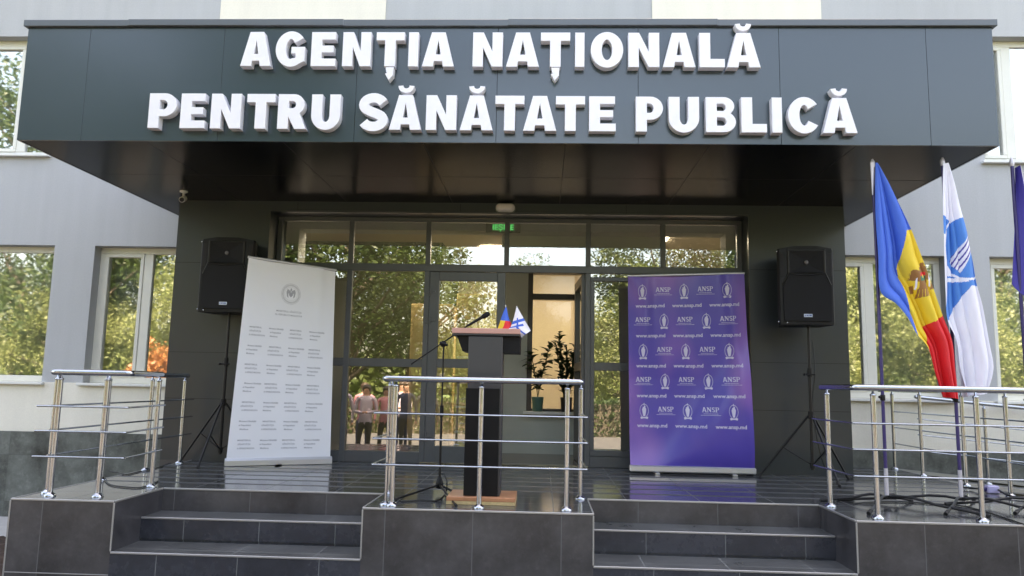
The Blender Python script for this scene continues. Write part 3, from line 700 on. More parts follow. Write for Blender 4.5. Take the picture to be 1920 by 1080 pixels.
def sign_letter(ch, x0, x1, z0, z1, parent):
    h = z1-z0; wd = (x1-x0)/h
    cu = bpy.data.curves.new('g', 'CURVE'); cu.dimensions = '2D'; cu.fill_mode = 'BOTH'; cu.extrude = (YB_-YF_)/2-.003; cu.bevel_depth = .003; cu.bevel_resolution = 1; cu.offset = -.001
    for poly in glyph(ch, wd):
        s_ = cu.splines.new('POLY'); s_.points.add(len(poly)-1); s_.use_cyclic_u = True
        for i, (a, b) in enumerate(poly): s_.points[i].co = (a*h, b*h, 0, 1)
    o = bpy.data.objects.new('g', cu); C.objects.link(o)
    dg = bpy.context.evaluated_depsgraph_get(); me = bpy.data.meshes.new_from_object(o.evaluated_get(dg))
    mb = MB(); mb.add([(v.co.x+x0, (YB_+YF_)/2-v.co.z, v.co.y+z0) for v in me.vertices], [list(p.vertices) for p in me.polygons])
    bpy.data.objects.remove(o); bpy.data.curves.remove(cu); bpy.data.meshes.remove(me)
    return mb.build('letter', M['letter'], parent)
sg = thing('sign_lettering', (-.45, CY-.03, 3.2), 'raised white letters AGENȚIA NAȚIONALĂ PENTRU SĂNĂTATE PUBLICĂ on the canopy front', 'sign')
ROW1 = [('A', 449, 513), ('G', 514, 577), ('E', 581, 633), ('N', 640, 698), ('Ț', 703, 760), ('I', 764, 786), ('A', 790, 853), ('N', 885, 943), ('A', 948, 1011), ('Ț', 1013, 1069), ('I', 1077, 1096), ('O', 1106, 1169), ('N', 1176, 1237), ('A', 1240, 1305), ('L', 1308, 1360), ('Ă', 1359, 1427)]
ROW2 = [('P', 275, 336), ('E', 335, 390), ('N', 392, 456), ('T', 459, 519), ('R', 518, 578), ('U', 581, 641), ('S', 672, 728), ('Ă', 728, 792), ('N', 797, 857), ('Ă', 861, 925), ('T', 927, 983), ('A', 980, 1043), ('T', 1041, 1097), ('E', 1103, 1155), ('P', 1190, 1244), ('U', 1251, 1312), ('B', 1320, 1381), ('L', 1386, 1439), ('I', 1443, 1468), ('C', 1473, 1538), ('Ă', 1537, 1609)]
for row, (xa, ya, za_), (xb, yb, zb_) in ((ROW1, (460, 60, 130), (1400, 62, 133)), (ROW2, (300, 175, 245), (1590, 184, 255))):
    for ch, l, r in row:
        mid = (l+r)/2; k = (mid-xa)/(xb-xa); ty = ya+(yb-ya)*k; by = za_+(zb_-za_)*k; my = (ty+by)/2
        lx = at(l, by, y=YF_ if mid < 1023 else YB_).x; rx = at(r, by, y=YB_ if mid < 1023 else YF_).x
        z1 = at(mid, ty, y=YF_).z; z0 = at(mid, by, y=YB_).z
        sign_letter(ch, lx+.004, rx-.004, z0, z1, sg)

# ================================================================== SMALL FIXTURES
t = thing('wall_lamp', (-.47, YP, 3.02), 'oval white bulkhead lamp above the entrance doors', 'lamp')
mb = MB(); pts = []
lx0, lx1, lz0, lz1 = -.59, -.36, 3.022, 3.122
def rrect(x0, x1, z0, z1, r, n=6):
    o = []
    for cx, cz, a in ((x1-r, z1-r, 0), (x0+r, z1-r, 90), (x0+r, z0+r, 180), (x1-r, z0+r, 270)):
        o += arc(cx, cz, r, r, a, a+90, n)
    return o
mb.prism(rrect(lx0-.008, lx1+.008, lz0-.008, lz1+.008, .05), YP-.018, YP-.001); mb.build('base', M['exit_box'], t)
mb = MB(); c = (lx0+lx1)/2, (lz0+lz1)/2
rings = [(1, .018), (.97, .05), (.85, .075), (.6, .088), (.2, .092)]; base_ = rrect(lx0, lx1, lz0, lz1, .045); nb = len(base_); vs = []; fs = []
for sc_, d in rings: vs += [(c[0]+(a-c[0])*sc_, YP-d, c[1]+(b-c[1])*sc_) for a, b in base_]
for i in range(len(rings)-1): fs += [(i*nb+j, i*nb+(j+1) % nb, (i+1)*nb+(j+1) % nb, (i+1)*nb+j) for j in range(nb)]
fs.append(tuple(range((len(rings)-1)*nb, len(rings)*nb))); mb.add(vs, fs, 0, True); mb.build('cover', M['lamp_glass'], t)

q = at(345, 376, y=8.45)
t = thing('security_camera', (q.x, q.y, CZ0), 'small beige security camera under the left back corner of the canopy', 'camera')
cxm, cym = q.x, q.y
mb = MB(); mb.lathe((cxm-.01, cym, CZ0-.022), [(.03, 0), (.045, .008), (.045, .021)], 16); mb.tube([(cxm-.01, cym, CZ0-.02), (cxm-.01, cym, CZ0-.07)], .014, 10); mb.build('bracket', M['plastic_white'], t)
mb = MB(); mb.tube([(cxm-.01, cym+.02, CZ0-.085), (cxm+.02, cym-.09, CZ0-.125)], .034, 14); mb.build('body', M['plastic_white'], t)
mb = MB(); mb.tube([(cxm+.021, cym-.092, CZ0-.126), (cxm+.026, cym-.11, CZ0-.132)], .026, 14); mb.build('lens', M['black'], t)

# ================================================================== SPEAKERS
def speaker(x, y, z0, z1, wd, rz_, label):
    t = thing('loudspeaker', (x, y, z0), label, 'loudspeaker', 'loudspeakers on tripods')
    dpt = .36; h = z1-z0
    # cabinet: rounded trapezoid plan, arched top
    def plan(sc_, zz): return None
    mb = MB(); nz = 2
    prof = [(-wd/2, 0), (-wd/2+.02, -.03), (-wd*.2, -.05), (wd*.2, -.05), (wd/2-.02, -.03), (wd/2, 0), (wd*.36, dpt), (-wd*.36, dpt)]
    def topz(px_): return h-.035*(px_/(wd/2))**2
    vs = []; n = len(prof)
    for lev in range(4):
        for (a, b) in prof:
            ins = .985 if lev in (0, 3) else 1.0
            zz = (0, .02, topz(a)-.02, topz(a))[lev]
            vs.append((x+a*ins, y+b*ins, z0+zz))
    fs = [tuple(range(n))[::-1], tuple(range(3*n, 4*n))]
    for l in range(3): fs += [(l*n+j, l*n+(j+1) % n, (l+1)*n+(j+1) % n, (l+1)*n+j) for j in range(n)]
    mb.add(vs, fs); rot = (rz_, (x, y, 0)); mb.build('cabinet', M['black'], t, rot=rot)
    # horn recess with raised rim
    hz0, hz1 = z0+h*.65, z0+h*.925; hw = wd*.30; yf = y-.053
    mb = MB()
    # rim frame
    mb.bbox(x-hw-.02, x-hw, yf-.022, yf+.02, hz0-.01, hz1+.015, .005); mb.bbox(x+hw, x+hw+.02, yf-.022, yf+.02, hz0-.01, hz1+.015, .005); mb.bbox(x-hw-.02, x+hw+.02, yf-.022, yf+.02, hz1, hz1+.02, .005)
    mb.tube([(x-hw-.01+(2*hw+.02)*i/10, yf-.014, hz0-.004-.022*(1-((i-5)/5)**2)) for i in range(11)], .008, 8)
    mb.tube([(x-hw-.012, yf-.012, hz0), (x-hw-.075, yf-.002+.012, z0+h*.50)], .008, 6); mb.tube([(x+hw+.012, yf-.012, hz0), (x+hw+.075, yf-.002+.012, z0+h*.50)], .008, 6)
    mb.build('front_rim', M['black_gloss'], t, rot=rot)
    mb = MB(); cx, cz = x, (hz0+hz1)/2-.004; o4 = [(x-hw, hz0), (x+hw, hz0), (x+hw, hz1), (x-hw, hz1)]; i4 = [(x-.035, cz-.035), (x+.035, cz-.035), (x+.035, cz+.035), (x-.035, cz+.035)]
    mb.add([(a, yf-.018, b) for a, b in o4]+[(a, yf-.002, b) for a, b in i4], [(0, 1, 5, 4), (1, 2, 6, 5), (2, 3, 7, 6), (3, 0, 4, 7), (4, 5, 6, 7)]); mb.build('horn', M['black_rough'], t, rot=rot)
    mb = MB(); mb.ico((x, yf-.006, cz), .022, 0, 2, (1, .5, 1)); mb.build('horn_throat', M['grey_plug'], t, rot=rot)
    mb = MB(); g0 = rrect(x-wd*.40, x+wd*.40, z0+.035, z0+h*.52, .05)
    poly = [(x-wd*.41, z0+.04), (x+wd*.41, z0+.04), (x+wd*.42, z0+h*.47), (x+hw+.005, hz0-.02)]+[(x+hw-.02-(2*hw-.04)*i/8, hz0-.012-.028*(1-((i-4)/4)**2)) for i in range(9)]+[(x-hw-.005, hz0-.02), (x-wd*.42, z0+h*.47)]
    mb.prism(poly, y-.066, y-.03); mb.build('grille', M['black_rough'], t, rot=rot)
    for s in (-1, 1):
        mb = MB(); mb.bbox(x+s*wd*.42-.024, x+s*wd*.42+.024, y-.036, y-.02, z0+h*.60, z0+h*.91, .006); mb.build('side_port', M['joint'], t, rot=rot)
    mb = MB(); mb.bbox(x-.045, x+.045, y-.072, y-.0665, z0+.08, z0+.115, .004); bd = mb.build('badge', M['badge'], t, rot=rot)
    mb = MB()
    for k, (a, b) in enumerate(((-.035, -.028), (-.018, -.004), (.002, .009), (.014, .035))): mb.box(x+a, x+b, y-.0732, y-.0722, z0+.089+(k % 2)*.003, z0+.105)
    mb.build('badge_mark', M['badge_ink'], bd, rot=rot)
    mb = MB()
    for (a, b) in ((-wd/2-.001, .03), (-wd/2-.001, h-.06)): mb.lathe((x+a+.004, y-.006, z0+b), [(.004, -.006), (.011, 0), (.004, .012)], 8)
    mb.lathe((x-wd*.36, y-.045, z0+.018), [(.004, -.006), (.009, 0), (.004, .01)], 8); mb.build('bolt', M['steel'], t, rot=rot)
    return t
def tripod(x, y, top, legs, label, hub=.62):
    t = thing('speaker_stand', (x, y, 0), label, 'speaker stand', 'tripods carrying the loudspeakers')
    mb = MB(); mb.tube([(x, y, .10), (x, y, 1.15)], .0185, 12); mb.tube([(x, y, 1.15), (x, y, top)], .0155, 12); mb.build('pole', M['blackmetal'], t)
    mb = MB(); mb.tube([(x, y, 1.10), (x, y, 1.20)], .026, 12); mb.tube([(x-.06, y-.02, 1.13), (x+.05, y-.02, 1.13)], .009, 8); mb.ico((x-.065, y-.02, 1.13), .017, 0, 1); mb.build('height_clamp', M['black'], t)
    mb = MB(); mb.tube([(x, y, hub+.03), (x, y, hub+.11)], .032, 12); mb.tube([(x, y, .12), (x, y, .18)], .028, 12); mb.build('collar', M['black'], t)
    for (a, b) in legs:
        d = Vector((a-x, b-y, 0)); p0 = Vector((x, y, hub+.06))+d.normalized()*.03; p1 = Vector((a, b, .015))
        mb = MB(); mb.tube([p0, p1], .0125, 8); q = p0.lerp(p1, .52); mb.tube([Vector((x, y, .15)), q], .007, 6); lg = mb.build('leg', M['blackmetal'], t)
        mb = MB(); mb.tube([p0.lerp(p1, .965), Vector((a, b, .002))+d.normalized()*.012], .017, 8); mb.build('foot', M['rubber'], lg)
    return t
YS = 8.52
a0 = at(380, 585, y=YS); a1 = at(425, 447, y=YS)
SX = at(430, 590, y=YS+.14).x
speaker(SX, YS, a0.z, a1.z+.01, .625, R(4), 'black loudspeaker on a tripod at the left, half hidden by the white banner')
tripod(SX, YS+.14, a0.z+.01, [(-4.16, 8.72), (-3.68, 8.12), (-3.22, 8.80)], 'black tripod stand under the left loudspeaker')
YS2 = 8.35
SX2 = at(1512, 605, y=YS2+.12).x
speaker(SX2-.045, YS2-.02, 1.665, 2.54, .60, R(-4), 'black loudspeaker on a tripod at the right of the purple banner')
tripod(SX2+.02, YS2+.12, 1.67, [(2.42, 8.62), (3.36, 8.58), (3.02, 7.95)], 'black tripod stand under the right loudspeaker')

# ================================================================== BANNERS
def sheet(corners, nx, nz, fold):
    """corners BL, BR, TR, TL; fold(u,v) pushes along -normal"""
    BL, BR, TR, TL = [Vector(c) for c in corners]; nrm = (BR-BL).cross(TL-BL).normalized()
    def P(u, v): return BL.lerp(BR, u).lerp(TL.lerp(TR, u), v)+nrm*fold(u, v)
    vs = [P(i/nx, j/nz) for j in range(nz+1) for i in range(nx+1)]
    fs = [(j*(nx+1)+i, j*(nx+1)+i+1, (j+1)*(nx+1)+i+1, (j+1)*(nx+1)+i) for j in range(nz) for i in range(nx)]
    return P, nrm, vs, fs
# white roll-up banner (turned to the right)
wb_ = thing('rollup_banner', (-3.0, 8.7, 0), 'white roll-up banner with a grey crest and rows of small print', 'banner')
BL = at(424, 864, y=8.38); BL.z = .06; BR = at(619, 860, y=8.88); BR.z = .06
TL = at(466, 483, y=8.31); TR = at(629, 508, y=8.80)
def foldw(u, v): return .012*math.sin(u*9+v*2)*v+.02*math.exp(-((u-.83)/.06)**2)*max(0, (v-.45))*1.6
Pw, nw, vs, fs = sheet((BL, BR, TR, TL), 60, 60, foldw)
mb = MB(); mb.add(vs, fs, 0, True); bw = mb.build('sheet', M['ban_white'], wb_, fix=False)
mb = MB()
WB, HB = (BR-BL).length, (TL-BL).length
def put(mb, P, vs, fs, u0, v0, W_, H_, nrm, e=.0015, mi=0):
    out = []
    for q in vs:
        u = u0+q[0]/W_; v = v0+q[1]/H_
        out.append(P(u, v)+nrm*e)
    mb.add(out, fs, mi)
rs = random.Random(5)
def bars(mb, P, nrm, u, v, wu, hv, mi=0, e=.0015, n=10):
    vs = [P(u+wu*i/n, v+j*hv)+nrm*e for j in (0, 1) for i in range(n+1)]
    mb.add(vs, [(i, i+1, n+2+i, n+1+i) for i in range(n)], mi)
SMALL = [text_mesh(q, .0205, .0005) for q in ('MINISTERUL SĂNĂTĂȚII', 'AL REPUBLICII', 'MOLDOVA')]
SMALL = [text_mesh(q, .0200, .0006, align='LEFT') for q in ('Ministerul Sănătății', 'al Republicii', 'Moldova')]
SMALL2 = [text_mesh(q, .0200, .0006, align='LEFT') for q in ('MINISTERUL', 'SĂNĂTĂȚII', 'AL REPUBLICII MOLDOVA')]
for r in range(7):
    for c in range(4):
        for l in range(3):
            v = .655-r*.0935-l*.0195; u = .085+c*.215+rs.uniform(-.008, .008)
            a, b = (SMALL if (r+c) % 2 else SMALL2)[l]; k = (.150+rs.uniform(-.01, .02))*WB/max(q.x for q in a); k = min(k, 1.35)
            put(mb, Pw, [(q.x*k, q.y*1.15) for q in a], b, u, v, WB, HB, nw)
for txt, v in (('MINISTERUL SĂNĂTĂȚII', .748), ('AL REPUBLICII MOLDOVA', .73)):
    a, b = text_mesh(txt, .029, .0004); put(mb, Pw, a, b, .49, v, WB, HB, nw)
# crest: two rings, eagle and shield
def ring(mb, P, nrm, u0, v0, r0, r1, W_, H_, n=40, mi=0, a0=0, a1=360, ky=1.0):
    vs = []
    for i in range(n+1):
        a = R(a0+(a1-a0)*i/n)
        for r in (r0, r1): vs.append(P(u0+r*math.cos(a)/W_, v0+r*ky*math.sin(a)/H_)+nrm*.0015)
    mb.add(vs, [(2*i, 2*i+1, 2*i+3, 2*i+2) for i in range(n)], mi)
for k in range(44): ring(mb, Pw, nw, .50, .845, .092, .112, WB, HB, 1, 1, k*360/44, k*360/44+4.2)
ring(mb, Pw, nw, .50, .845, .119, .122, WB, HB, 48, 1); ring(mb, Pw, nw, .50, .845, .080, .082, WB, HB, 48, 1)
def poly(mb, P, nrm, pts, u0, v0, W_, H_, mi=0): mb.add([P(u0+a/W_, v0+b/H_)+nrm*.0018 for a, b in pts], [tuple(range(len(pts)))], mi)
for s in (-1, 1): poly(mb, Pw, nw, [(0, .03), (s*.045, .055), (s*.058, .02), (s*.05, -.03), (s*.03, -.05), (s*.034, 0), (s*.02, .01)], .50, .845, WB, HB, 1)
poly(mb, Pw, nw, [(-.024, .02), (.024, .02), (.024, -.015), (0, -.04), (-.024, -.015)], .50, .845, WB, HB, 0)
poly(mb, Pw, nw, [(-.012, .035), (.012, .035), (.008, .066), (-.008, .066)], .50, .845, WB, HB, 1)
mb.build('print', [M['ban_grey'], M['ban_seal']], bw, fix=False)
mb = MB(); d = (BR-BL).normalized(); pp = d.cross(Vector((0, 0, 1)))
cs = [(-.045, .0), (-.045, .055), (-.03, .08), (.02, .08), (.05, .055), (.05, 0)]
vs = [e+pp*(-a)*1.0+Vector((0, 0, b-.055)) for e in (BL-d*.015, BR+d*.015) for a, b in cs]
mb.add(vs, [tuple(range(6)), tuple(range(11, 5, -1))]+[(i, (i+1) % 6, (i+1) % 6+6, i+6) for i in range(6)]); mb.build('cassette', M['cassette'], wb_)
mb = MB(); mb.tube([TL-d*.008+Vector((0, 0, .008)), TR+d*.008+Vector((0, 0, .008))], .016, 10); mb.build('top_rail', M['cassette'], wb_)
mb = MB(); md = BL.lerp(BR, .5)-pp*.03; mb.tube([Vector((md.x, md.y, .03)), Vector((md.x, md.y, TL.lerp(TR, .5).z))+Vector((TL.lerp(TR, .5).x-BL.lerp(BR, .5).x, 0, 0))], .008, 8); mb.build('support_pole', M['steel_d'], wb_)
mb = MB(); md = BL.lerp(BR, .52)
for s in (-1, 1): mb.box(md.x-.02, md.x+.02, md.y-.16, md.y-.02, .001, .012)
mb.build('foot', M['cassette'], wb_)

# purple roll-up banner
pb = thing('rollup_banner', (1.7, 8.7, 0), 'wide purple press banner with white ANSP logos and web addresses', 'banner')
YPB = 8.66
BL = at(1182, 880, y=YPB); BR = at(1415, 886, y=YPB-.03); TL = at(1177, 519, y=YPB+.02); TR = at(1395, 514, y=YPB-.01)
BL.z = BR.z = .085
rsn = random.Random(11)
def foldp(u, v):
    f = .016*math.sin(u*7.5+1.2)*(v*.7+.3)+.008*math.sin(u*19+v*3)*v
    # long diagonal crease from bottom left up to the right edge
    k = (u-.30)-(v*1.15); f += .060*math.tanh(k*9)*math.exp(-max(0, v-.45)*4)*(1-math.exp(-v*14))
    k2 = (u-.88)+(v-.8)*.12; f += .020*math.exp(-(k2/.05)**2)*min(1, v*2)
    f += -.020*math.exp(-((u-.16+(1-v)*.05)/.06)**2)*min(1, v*1.5)
    f += .018*math.exp(-(((u-.04)+(v-.98)*.8)/.035)**2)*max(0, (v-.82))*6
    f += .008*noise.noise(Vector((u*5, v*7, 1.3)))
    return f
Pq, nq, vs, fs = sheet((BL, BR, TR, TL), 90, 110, foldp)
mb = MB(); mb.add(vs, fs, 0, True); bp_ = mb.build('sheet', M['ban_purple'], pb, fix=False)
WP, HP = ((BR-BL).length+(TR-TL).length)/2, (TL-BL).length
mb = MB()
# slab-serif capitals of the logo
def serif_text(txt, h, parts):
    polys = []; x = 0; st, th, sf = .17, .09, .10
    for ch in txt:
        if ch == 'A': g_ = [[(.02, 0), (.30, 0), (.30, .07), (.22, .07), (.27, .25), (.33, .25), (.46, .85), (.42, 1.0), (.34, 1.0), (.09, .07), (.02, .07)], [(.42, 1.0), (.56, 1.0), (.84, .07), (.92, .07), (.92, 0), (.58, 0), (.58, .07), (.66, .07), (.42, .93)], [(.25, .25), (.62, .25), (.60, .34), (.28, .34)]]; wd = .94
        elif ch == 'N': g_ = [[(0, 0), (.30, 0), (.30, .07), (.20, .07), (.20, .93), (.0, .93), (0, .93), (.1, .93), (.1, .07), (0, .07)], [(0, .92), (0, 1), (.28, 1), (.76, .28), (.76, 0), (.66, 0), (.14, .80), (.14, .92)], [(.56, .93), (.56, 1), (.88, 1), (.88, .93), (.78, .93), (.78, .0), (.68, .0), (.68, .93)]]; wd = .92
        elif ch == 'S': g_ = [stroke(arc(.34, .74, .22, .19, 20, 240, 10)+arc(.34, .27, .24, .19, 55, -160, 10), .15)]; wd = .68
        elif ch == 'P': g_ = [[(0, 0), (.36, 0), (.36, .07), (.27, .07), (.27, .93), (.0, .93), (0, .93), (.1, .93), (.1, .07), (0, .07)], [(0, .93), (0, 1), (.45, 1)]+arc(.45, .72, .28, .28, 90, -90, 10)+[(.27, .44), (.27, .52)]+arc(.42, .72, .13, .20, -90, 90, 8)+[(.27, .92)]]; wd = .78
        for p in g_: polys.append([((a+x)*h, b*h) for a, b in p])
        x += wd
    return [[(a-x*h/2, b) for a, b in p] for p in polys], x*h
from mathutils.geometry import tessellate_polygon
def fill(mb, P, nrm, pts, u0, v0, mi=0, e=.0018):
    tr = tessellate_polygon([[Vector((a, b, 0)) for a, b in pts]])
    mb.add([P(u0+a/WP, v0+b/HP)+nrm*e for a, b in pts], [list(q) for q in tr], mi)
def logo(u, v):
    ps, L = serif_text('ANSP', .054, None)
    for p in ps: fill(mb, Pq, nq, p, u, v)
    for k, (wd, dz) in enumerate(((.075, -.020), (.105, -.036))):
        x = -wd
        while x < wd: ww = rsn.uniform(.012, .03); bars(mb, Pq, nq, u+x/WP, v+dz/HP, min(ww, wd-x)/WP, .0042/HP, 0, n=1); x += ww+.003
def emblem(u, v):
    ring(mb, Pq, nq, u, v, .046, .050, WP, HP, 26, 0, -62, 242, 1.5)
    # goblet-like standing figure, flame above, ribbon below
    fill(mb, Pq, nq, [(-.010, -.062), (.010, -.062), (.019, -.02), (.024, .018), (.014, .034), (.016, .046), (.004, .062), (-.004, .040), (-.016, .044), (-.014, .030), (-.024, .016), (-.018, -.02)], u, v)
    fill(mb, Pq, nq, [(-.003, .060), (.006, .074), (.002, .090), (-.006, .072)], u, v)
    fill(mb, Pq, nq, [(-.045, -.074), (-.030, -.066), (0, -.072), (.030, -.066), (.045, -.074), (.036, -.094), (.012, -.086), (-.012, -.086), (-.036, -.094)], u, v)
rows = [(.930, 0), (.770, 1), (.610, 0), (.452, 1), (.296, 0)]
for v, typ in rows:
    for c, u in enumerate((.125, .305, .485, .665, .845)):
        if (c+typ) % 2 == 0: emblem(u, v-.012)
        else: logo(u, v-.016)
    for u in (.19, .505, .82):
        a, b = text_mesh('www.ansp.md', .057, .0013, space=1.04); put(mb, Pq, a, b, u, v-.098, WP, HP, nq)
mb.build('print', M['ban_print'], bp_, fix=False)
mb = MB(); mb.bbox(BL.x-.01, BR.x+.015, YPB-.055, YPB+.045, .022, .092, .012); mb.build('cassette', M['cassette'], pb)
mb = MB(); d = (TR-TL).normalized(); mb.tube([TL-d*.005+Vector((0, 0, .010)), TR+d*.005+Vector((0, 0, .010))], .014, 10); mb.build('top_rail', M['cassette'], pb)
mb = MB()
for x in (1.29, 2.14): mb.bbox(x-.025, x+.025, YPB-.10, YPB+.1, .001, .021, .004)
mb.build('foot', M['cassette'], pb)
mb = MB(); mb.tube([(1.7, YPB+.03, .05), (1.7, YPB+.13, .3), (1.7, YPB+.13, TL.z-.2), (1.7, YPB+.03, TL.z+.005)], .009, 8); mb.build('support_pole', M['steel_d'], pb)

# ================================================================== LECTERN
lc = thing('lectern', (-.46, 6.3, 0), 'dark grey lectern with a pinkish lip and orange plywood foot behind the railing', 'lectern')
mb = MB(); mb.bbox(-.75, -.20, 6.13, 6.56, .028, .06, .004, 0); mb.box(-.75, -.20, 6.13, 6.56, .002, .0279, 1)
mb.build('foot_board', [M['wood_base'], M['wood_edge']], lc)
mb = MB(); mb.bbox(-.612, -.330, 6.20, 6.46, .061, 1.345, .004); mb.build('column', M['desk_grey'], lc)
mb = MB(); mb.bbox(-.622, -.345, 6.192, 6.21, .061, .92, .003); mb.build('front_panel', M['desk_black'], lc)
# desk: tray, open box underneath, slanting top
mb = MB(); mb.prism([(-.715, 1.352), (-.19, 1.352), (-.19, 1.215), (-.335, 1.215), (-.60, 1.215), (-.665, 1.222)], 6.24, 6.60); mb.build('tray', M['desk_black'], lc)
mb = MB(); mb.bbox(-.752, -.186, 6.195, 6.66, 1.353, 1.368, .002); mb.build('desk_board', M['desk_grey'], lc)
mb = MB(); mb.bbox(-.752, -.186, 6.190, 6.21, 1.3685, 1.412, .003)
mb.prism([(6.21, 1.3685), (6.64, 1.3685), (6.64, 1.385), (6.21, 1.408)], -.745, -.192, plane='yz')
mb.build('lip', M['desk_pink'], lc)
# table flags
def grid_cloth(L_, R_, nv, nu, yfun, colfun, name, mats, parent, solid=.002):
    """L_, R_: lists of photo-measured points (x, z) down the left and right border"""
    def interp(pts, t):
        n = len(pts)-1; i = min(int(t*n), n-1); f = t*n-i; a, b = pts[i], pts[i+1]
        p0 = pts[max(i-1, 0)]; p3 = pts[min(i+2, n)]
        def cr(q): return .5*(2*a[q]+(b[q]-p0[q])*f+(2*p0[q]-5*a[q]+4*b[q]-p3[q])*f*f+(3*a[q]-p0[q]-3*b[q]+p3[q])*f**3)
        return cr(0), cr(1)
    mb = MB(); vs = []; 
    for j in range(nv+1):
        l = interp(L_, j/nv); r = interp(R_, j/nv)
        for i in range(nu+1):
            u = i/nu; vs.append((l[0]+(r[0]-l[0])*u, yfun(u, j/nv), l[1]+(r[1]-l[1])*u))
    mb.v = [Vector(q) for q in vs]
    for j in range(nv):
        for i in range(nu):
            c = [vs[j*(nu+1)+i], vs[(j+1)*(nu+1)+i+1]]
            mb.f.append([j*(nu+1)+i, (j+1)*(nu+1)+i, (j+1)*(nu+1)+i+1, j*(nu+1)+i+1]); mb.m.append(colfun((i+.5)/nu, (j+.5)/nv, (c[0][0]+c[1][0])/2, (c[0][2]+c[1][2])/2)); mb.sm.append(True)
    return mb.build(name, mats, parent, fix=False)
def px2(pts, y): return [(at(a, b, y=y).x, at(a, b, y=y).z) for a, b in pts]
yf = 6.5
t = thing('table_flag', tuple(at(949, 628, y=yf)), 'small blue yellow and red flag standing on the lectern', 'flag')
p0, p1 = at(951, 634, y=yf+.06), at(948, 573, y=yf+.06)
mb = MB(); mb.tube([p0, p1], .003, 6); mb.ico(p1, .006, 0, 1); mb.build('pole', M['plastic_white'], t)
grid_cloth(px2([(948, 576), (942, 590), (938, 602), (933, 617)], yf), px2([(950, 576), (953, 592), (957, 604), (962, 617)], yf), 40, 30, lambda u, v: yf+.008*math.sin(u*9)*v, lambda u, v, x, z: (0 if v < .62 else 2 if u > .5-(v-.62)*.6 else 1), 'cloth', [M['f_blue'], M['f_yellow'], M['f_red']], t)
t = thing('table_flag', tuple(at(968, 632, y=yf)), 'small white flag with blue bars standing at the right end of the lectern', 'flag')
p0, p1 = at(955, 634, y=yf+.05), at(969, 575, y=yf+.05)
mb = MB(); mb.tube([p0, p1], .003, 6); mb.ico(p1, .006, 0, 1); mb.build('pole', M['plastic_white'], t)
def cf2(u, v, x, z):
    if abs(v-.40) < .05 or abs(v-.58) < .05 and u < .8: return 1
    if abs(u-.45) < .06 and v > .3: return 1
    return 0
grid_cloth(px2([(969, 576), (964, 594), (958, 612), (955, 618), (977, 633)], yf), px2([(970, 576), (978, 590), (986, 604), (992, 614), (995, 620)], yf), 36, 24, lambda u, v: yf-.004+.010*math.sin(u*7+1)*v, cf2, 'cloth', [M['f_white'], M['f_blue']], t)

# microphone on a boom stand
ym = 6.72
ms = thing('microphone_stand', (at(826, 900, y=ym).x, ym, 0), 'black boom microphone stand left of the lectern', 'microphone stand')
bx = at(832, 645, y=ym); hubz = at(822, 905, y=ym); bot = Vector((bx.x, ym, .06))
mb = MB(); mb.tube([bot, (bx.x, ym, .75)], .011, 10); mb.tube([(bx.x, ym, .70), bx], .0075, 10); mb.build('pole', M['blackmetal'], ms)
mb = MB(); mb.tube([(bx.x, ym, .66), (bx.x, ym, .76)], .018, 10); mb.build('clutch', M['black'], ms)
mb = MB(); mb.lathe((bx.x, ym, .04), [(.016, 0), (.035, .01), (.035, .05), (.02, .09), (.014, .11)], 12); mb.build('hub', M['black'], ms)
for px_, py_ in ((742, 936), (855, 948), (858, 926)):
    e = at(px_, py_, z=.012); mb = MB(); mb.tube([(bx.x, ym, .075), e], .009, 8); lg = mb.build('leg', M['blackmetal'], ms)
    mb = MB(); dd = (e-Vector((bx.x, ym, .075))).normalized(); mb.tube([e-dd*.03, e+dd*.012], .0125, 8); mb.build('foot', M['rubber'], lg)
b0, b1 = at(772, 682, y=ym-.03), at(884, 606, y=ym-.03)
mb = MB(); mb.tube([b0, b1], .0065, 8); mb.ico(b0, .011, 0, 1); mb.build('boom', M['blackmetal'], ms)
mb = MB(); mb.ico((bx.x, ym-.02, bx.z), .03, 0, 2, (1, .6, 1)); mb.tube([(bx.x-.03, ym-.03, bx.z+.01), (bx.x+.04, ym-.03, bx.z-.01)], .012, 8); mb.build('boom_clamp', M['black'], ms)
m0, m1 = at(876, 611, y=ym-.03), at(918, 587, y=ym-.03); dd = (m1-m0).normalized()
mc = thing('microphone', tuple(m0), 'black handheld microphone clipped to the boom above the lectern', 'microphone')
mb = MB(); mb.tube([m0, m0.lerp(m1, .7)], [.010, .015], 12); mb.build('body', M['black'], mc)
mb = MB(); hc = m0.lerp(m1, .84); mb.tube([m0.lerp(m1, .68), m0.lerp(m1, .74), m0.lerp(m1, .86), m0.lerp(m1, .97), m0.lerp(m1, 1.0)], [.016, .023, .025, .018, .006], 14); mb.build('head', M['black_rough'], mc)

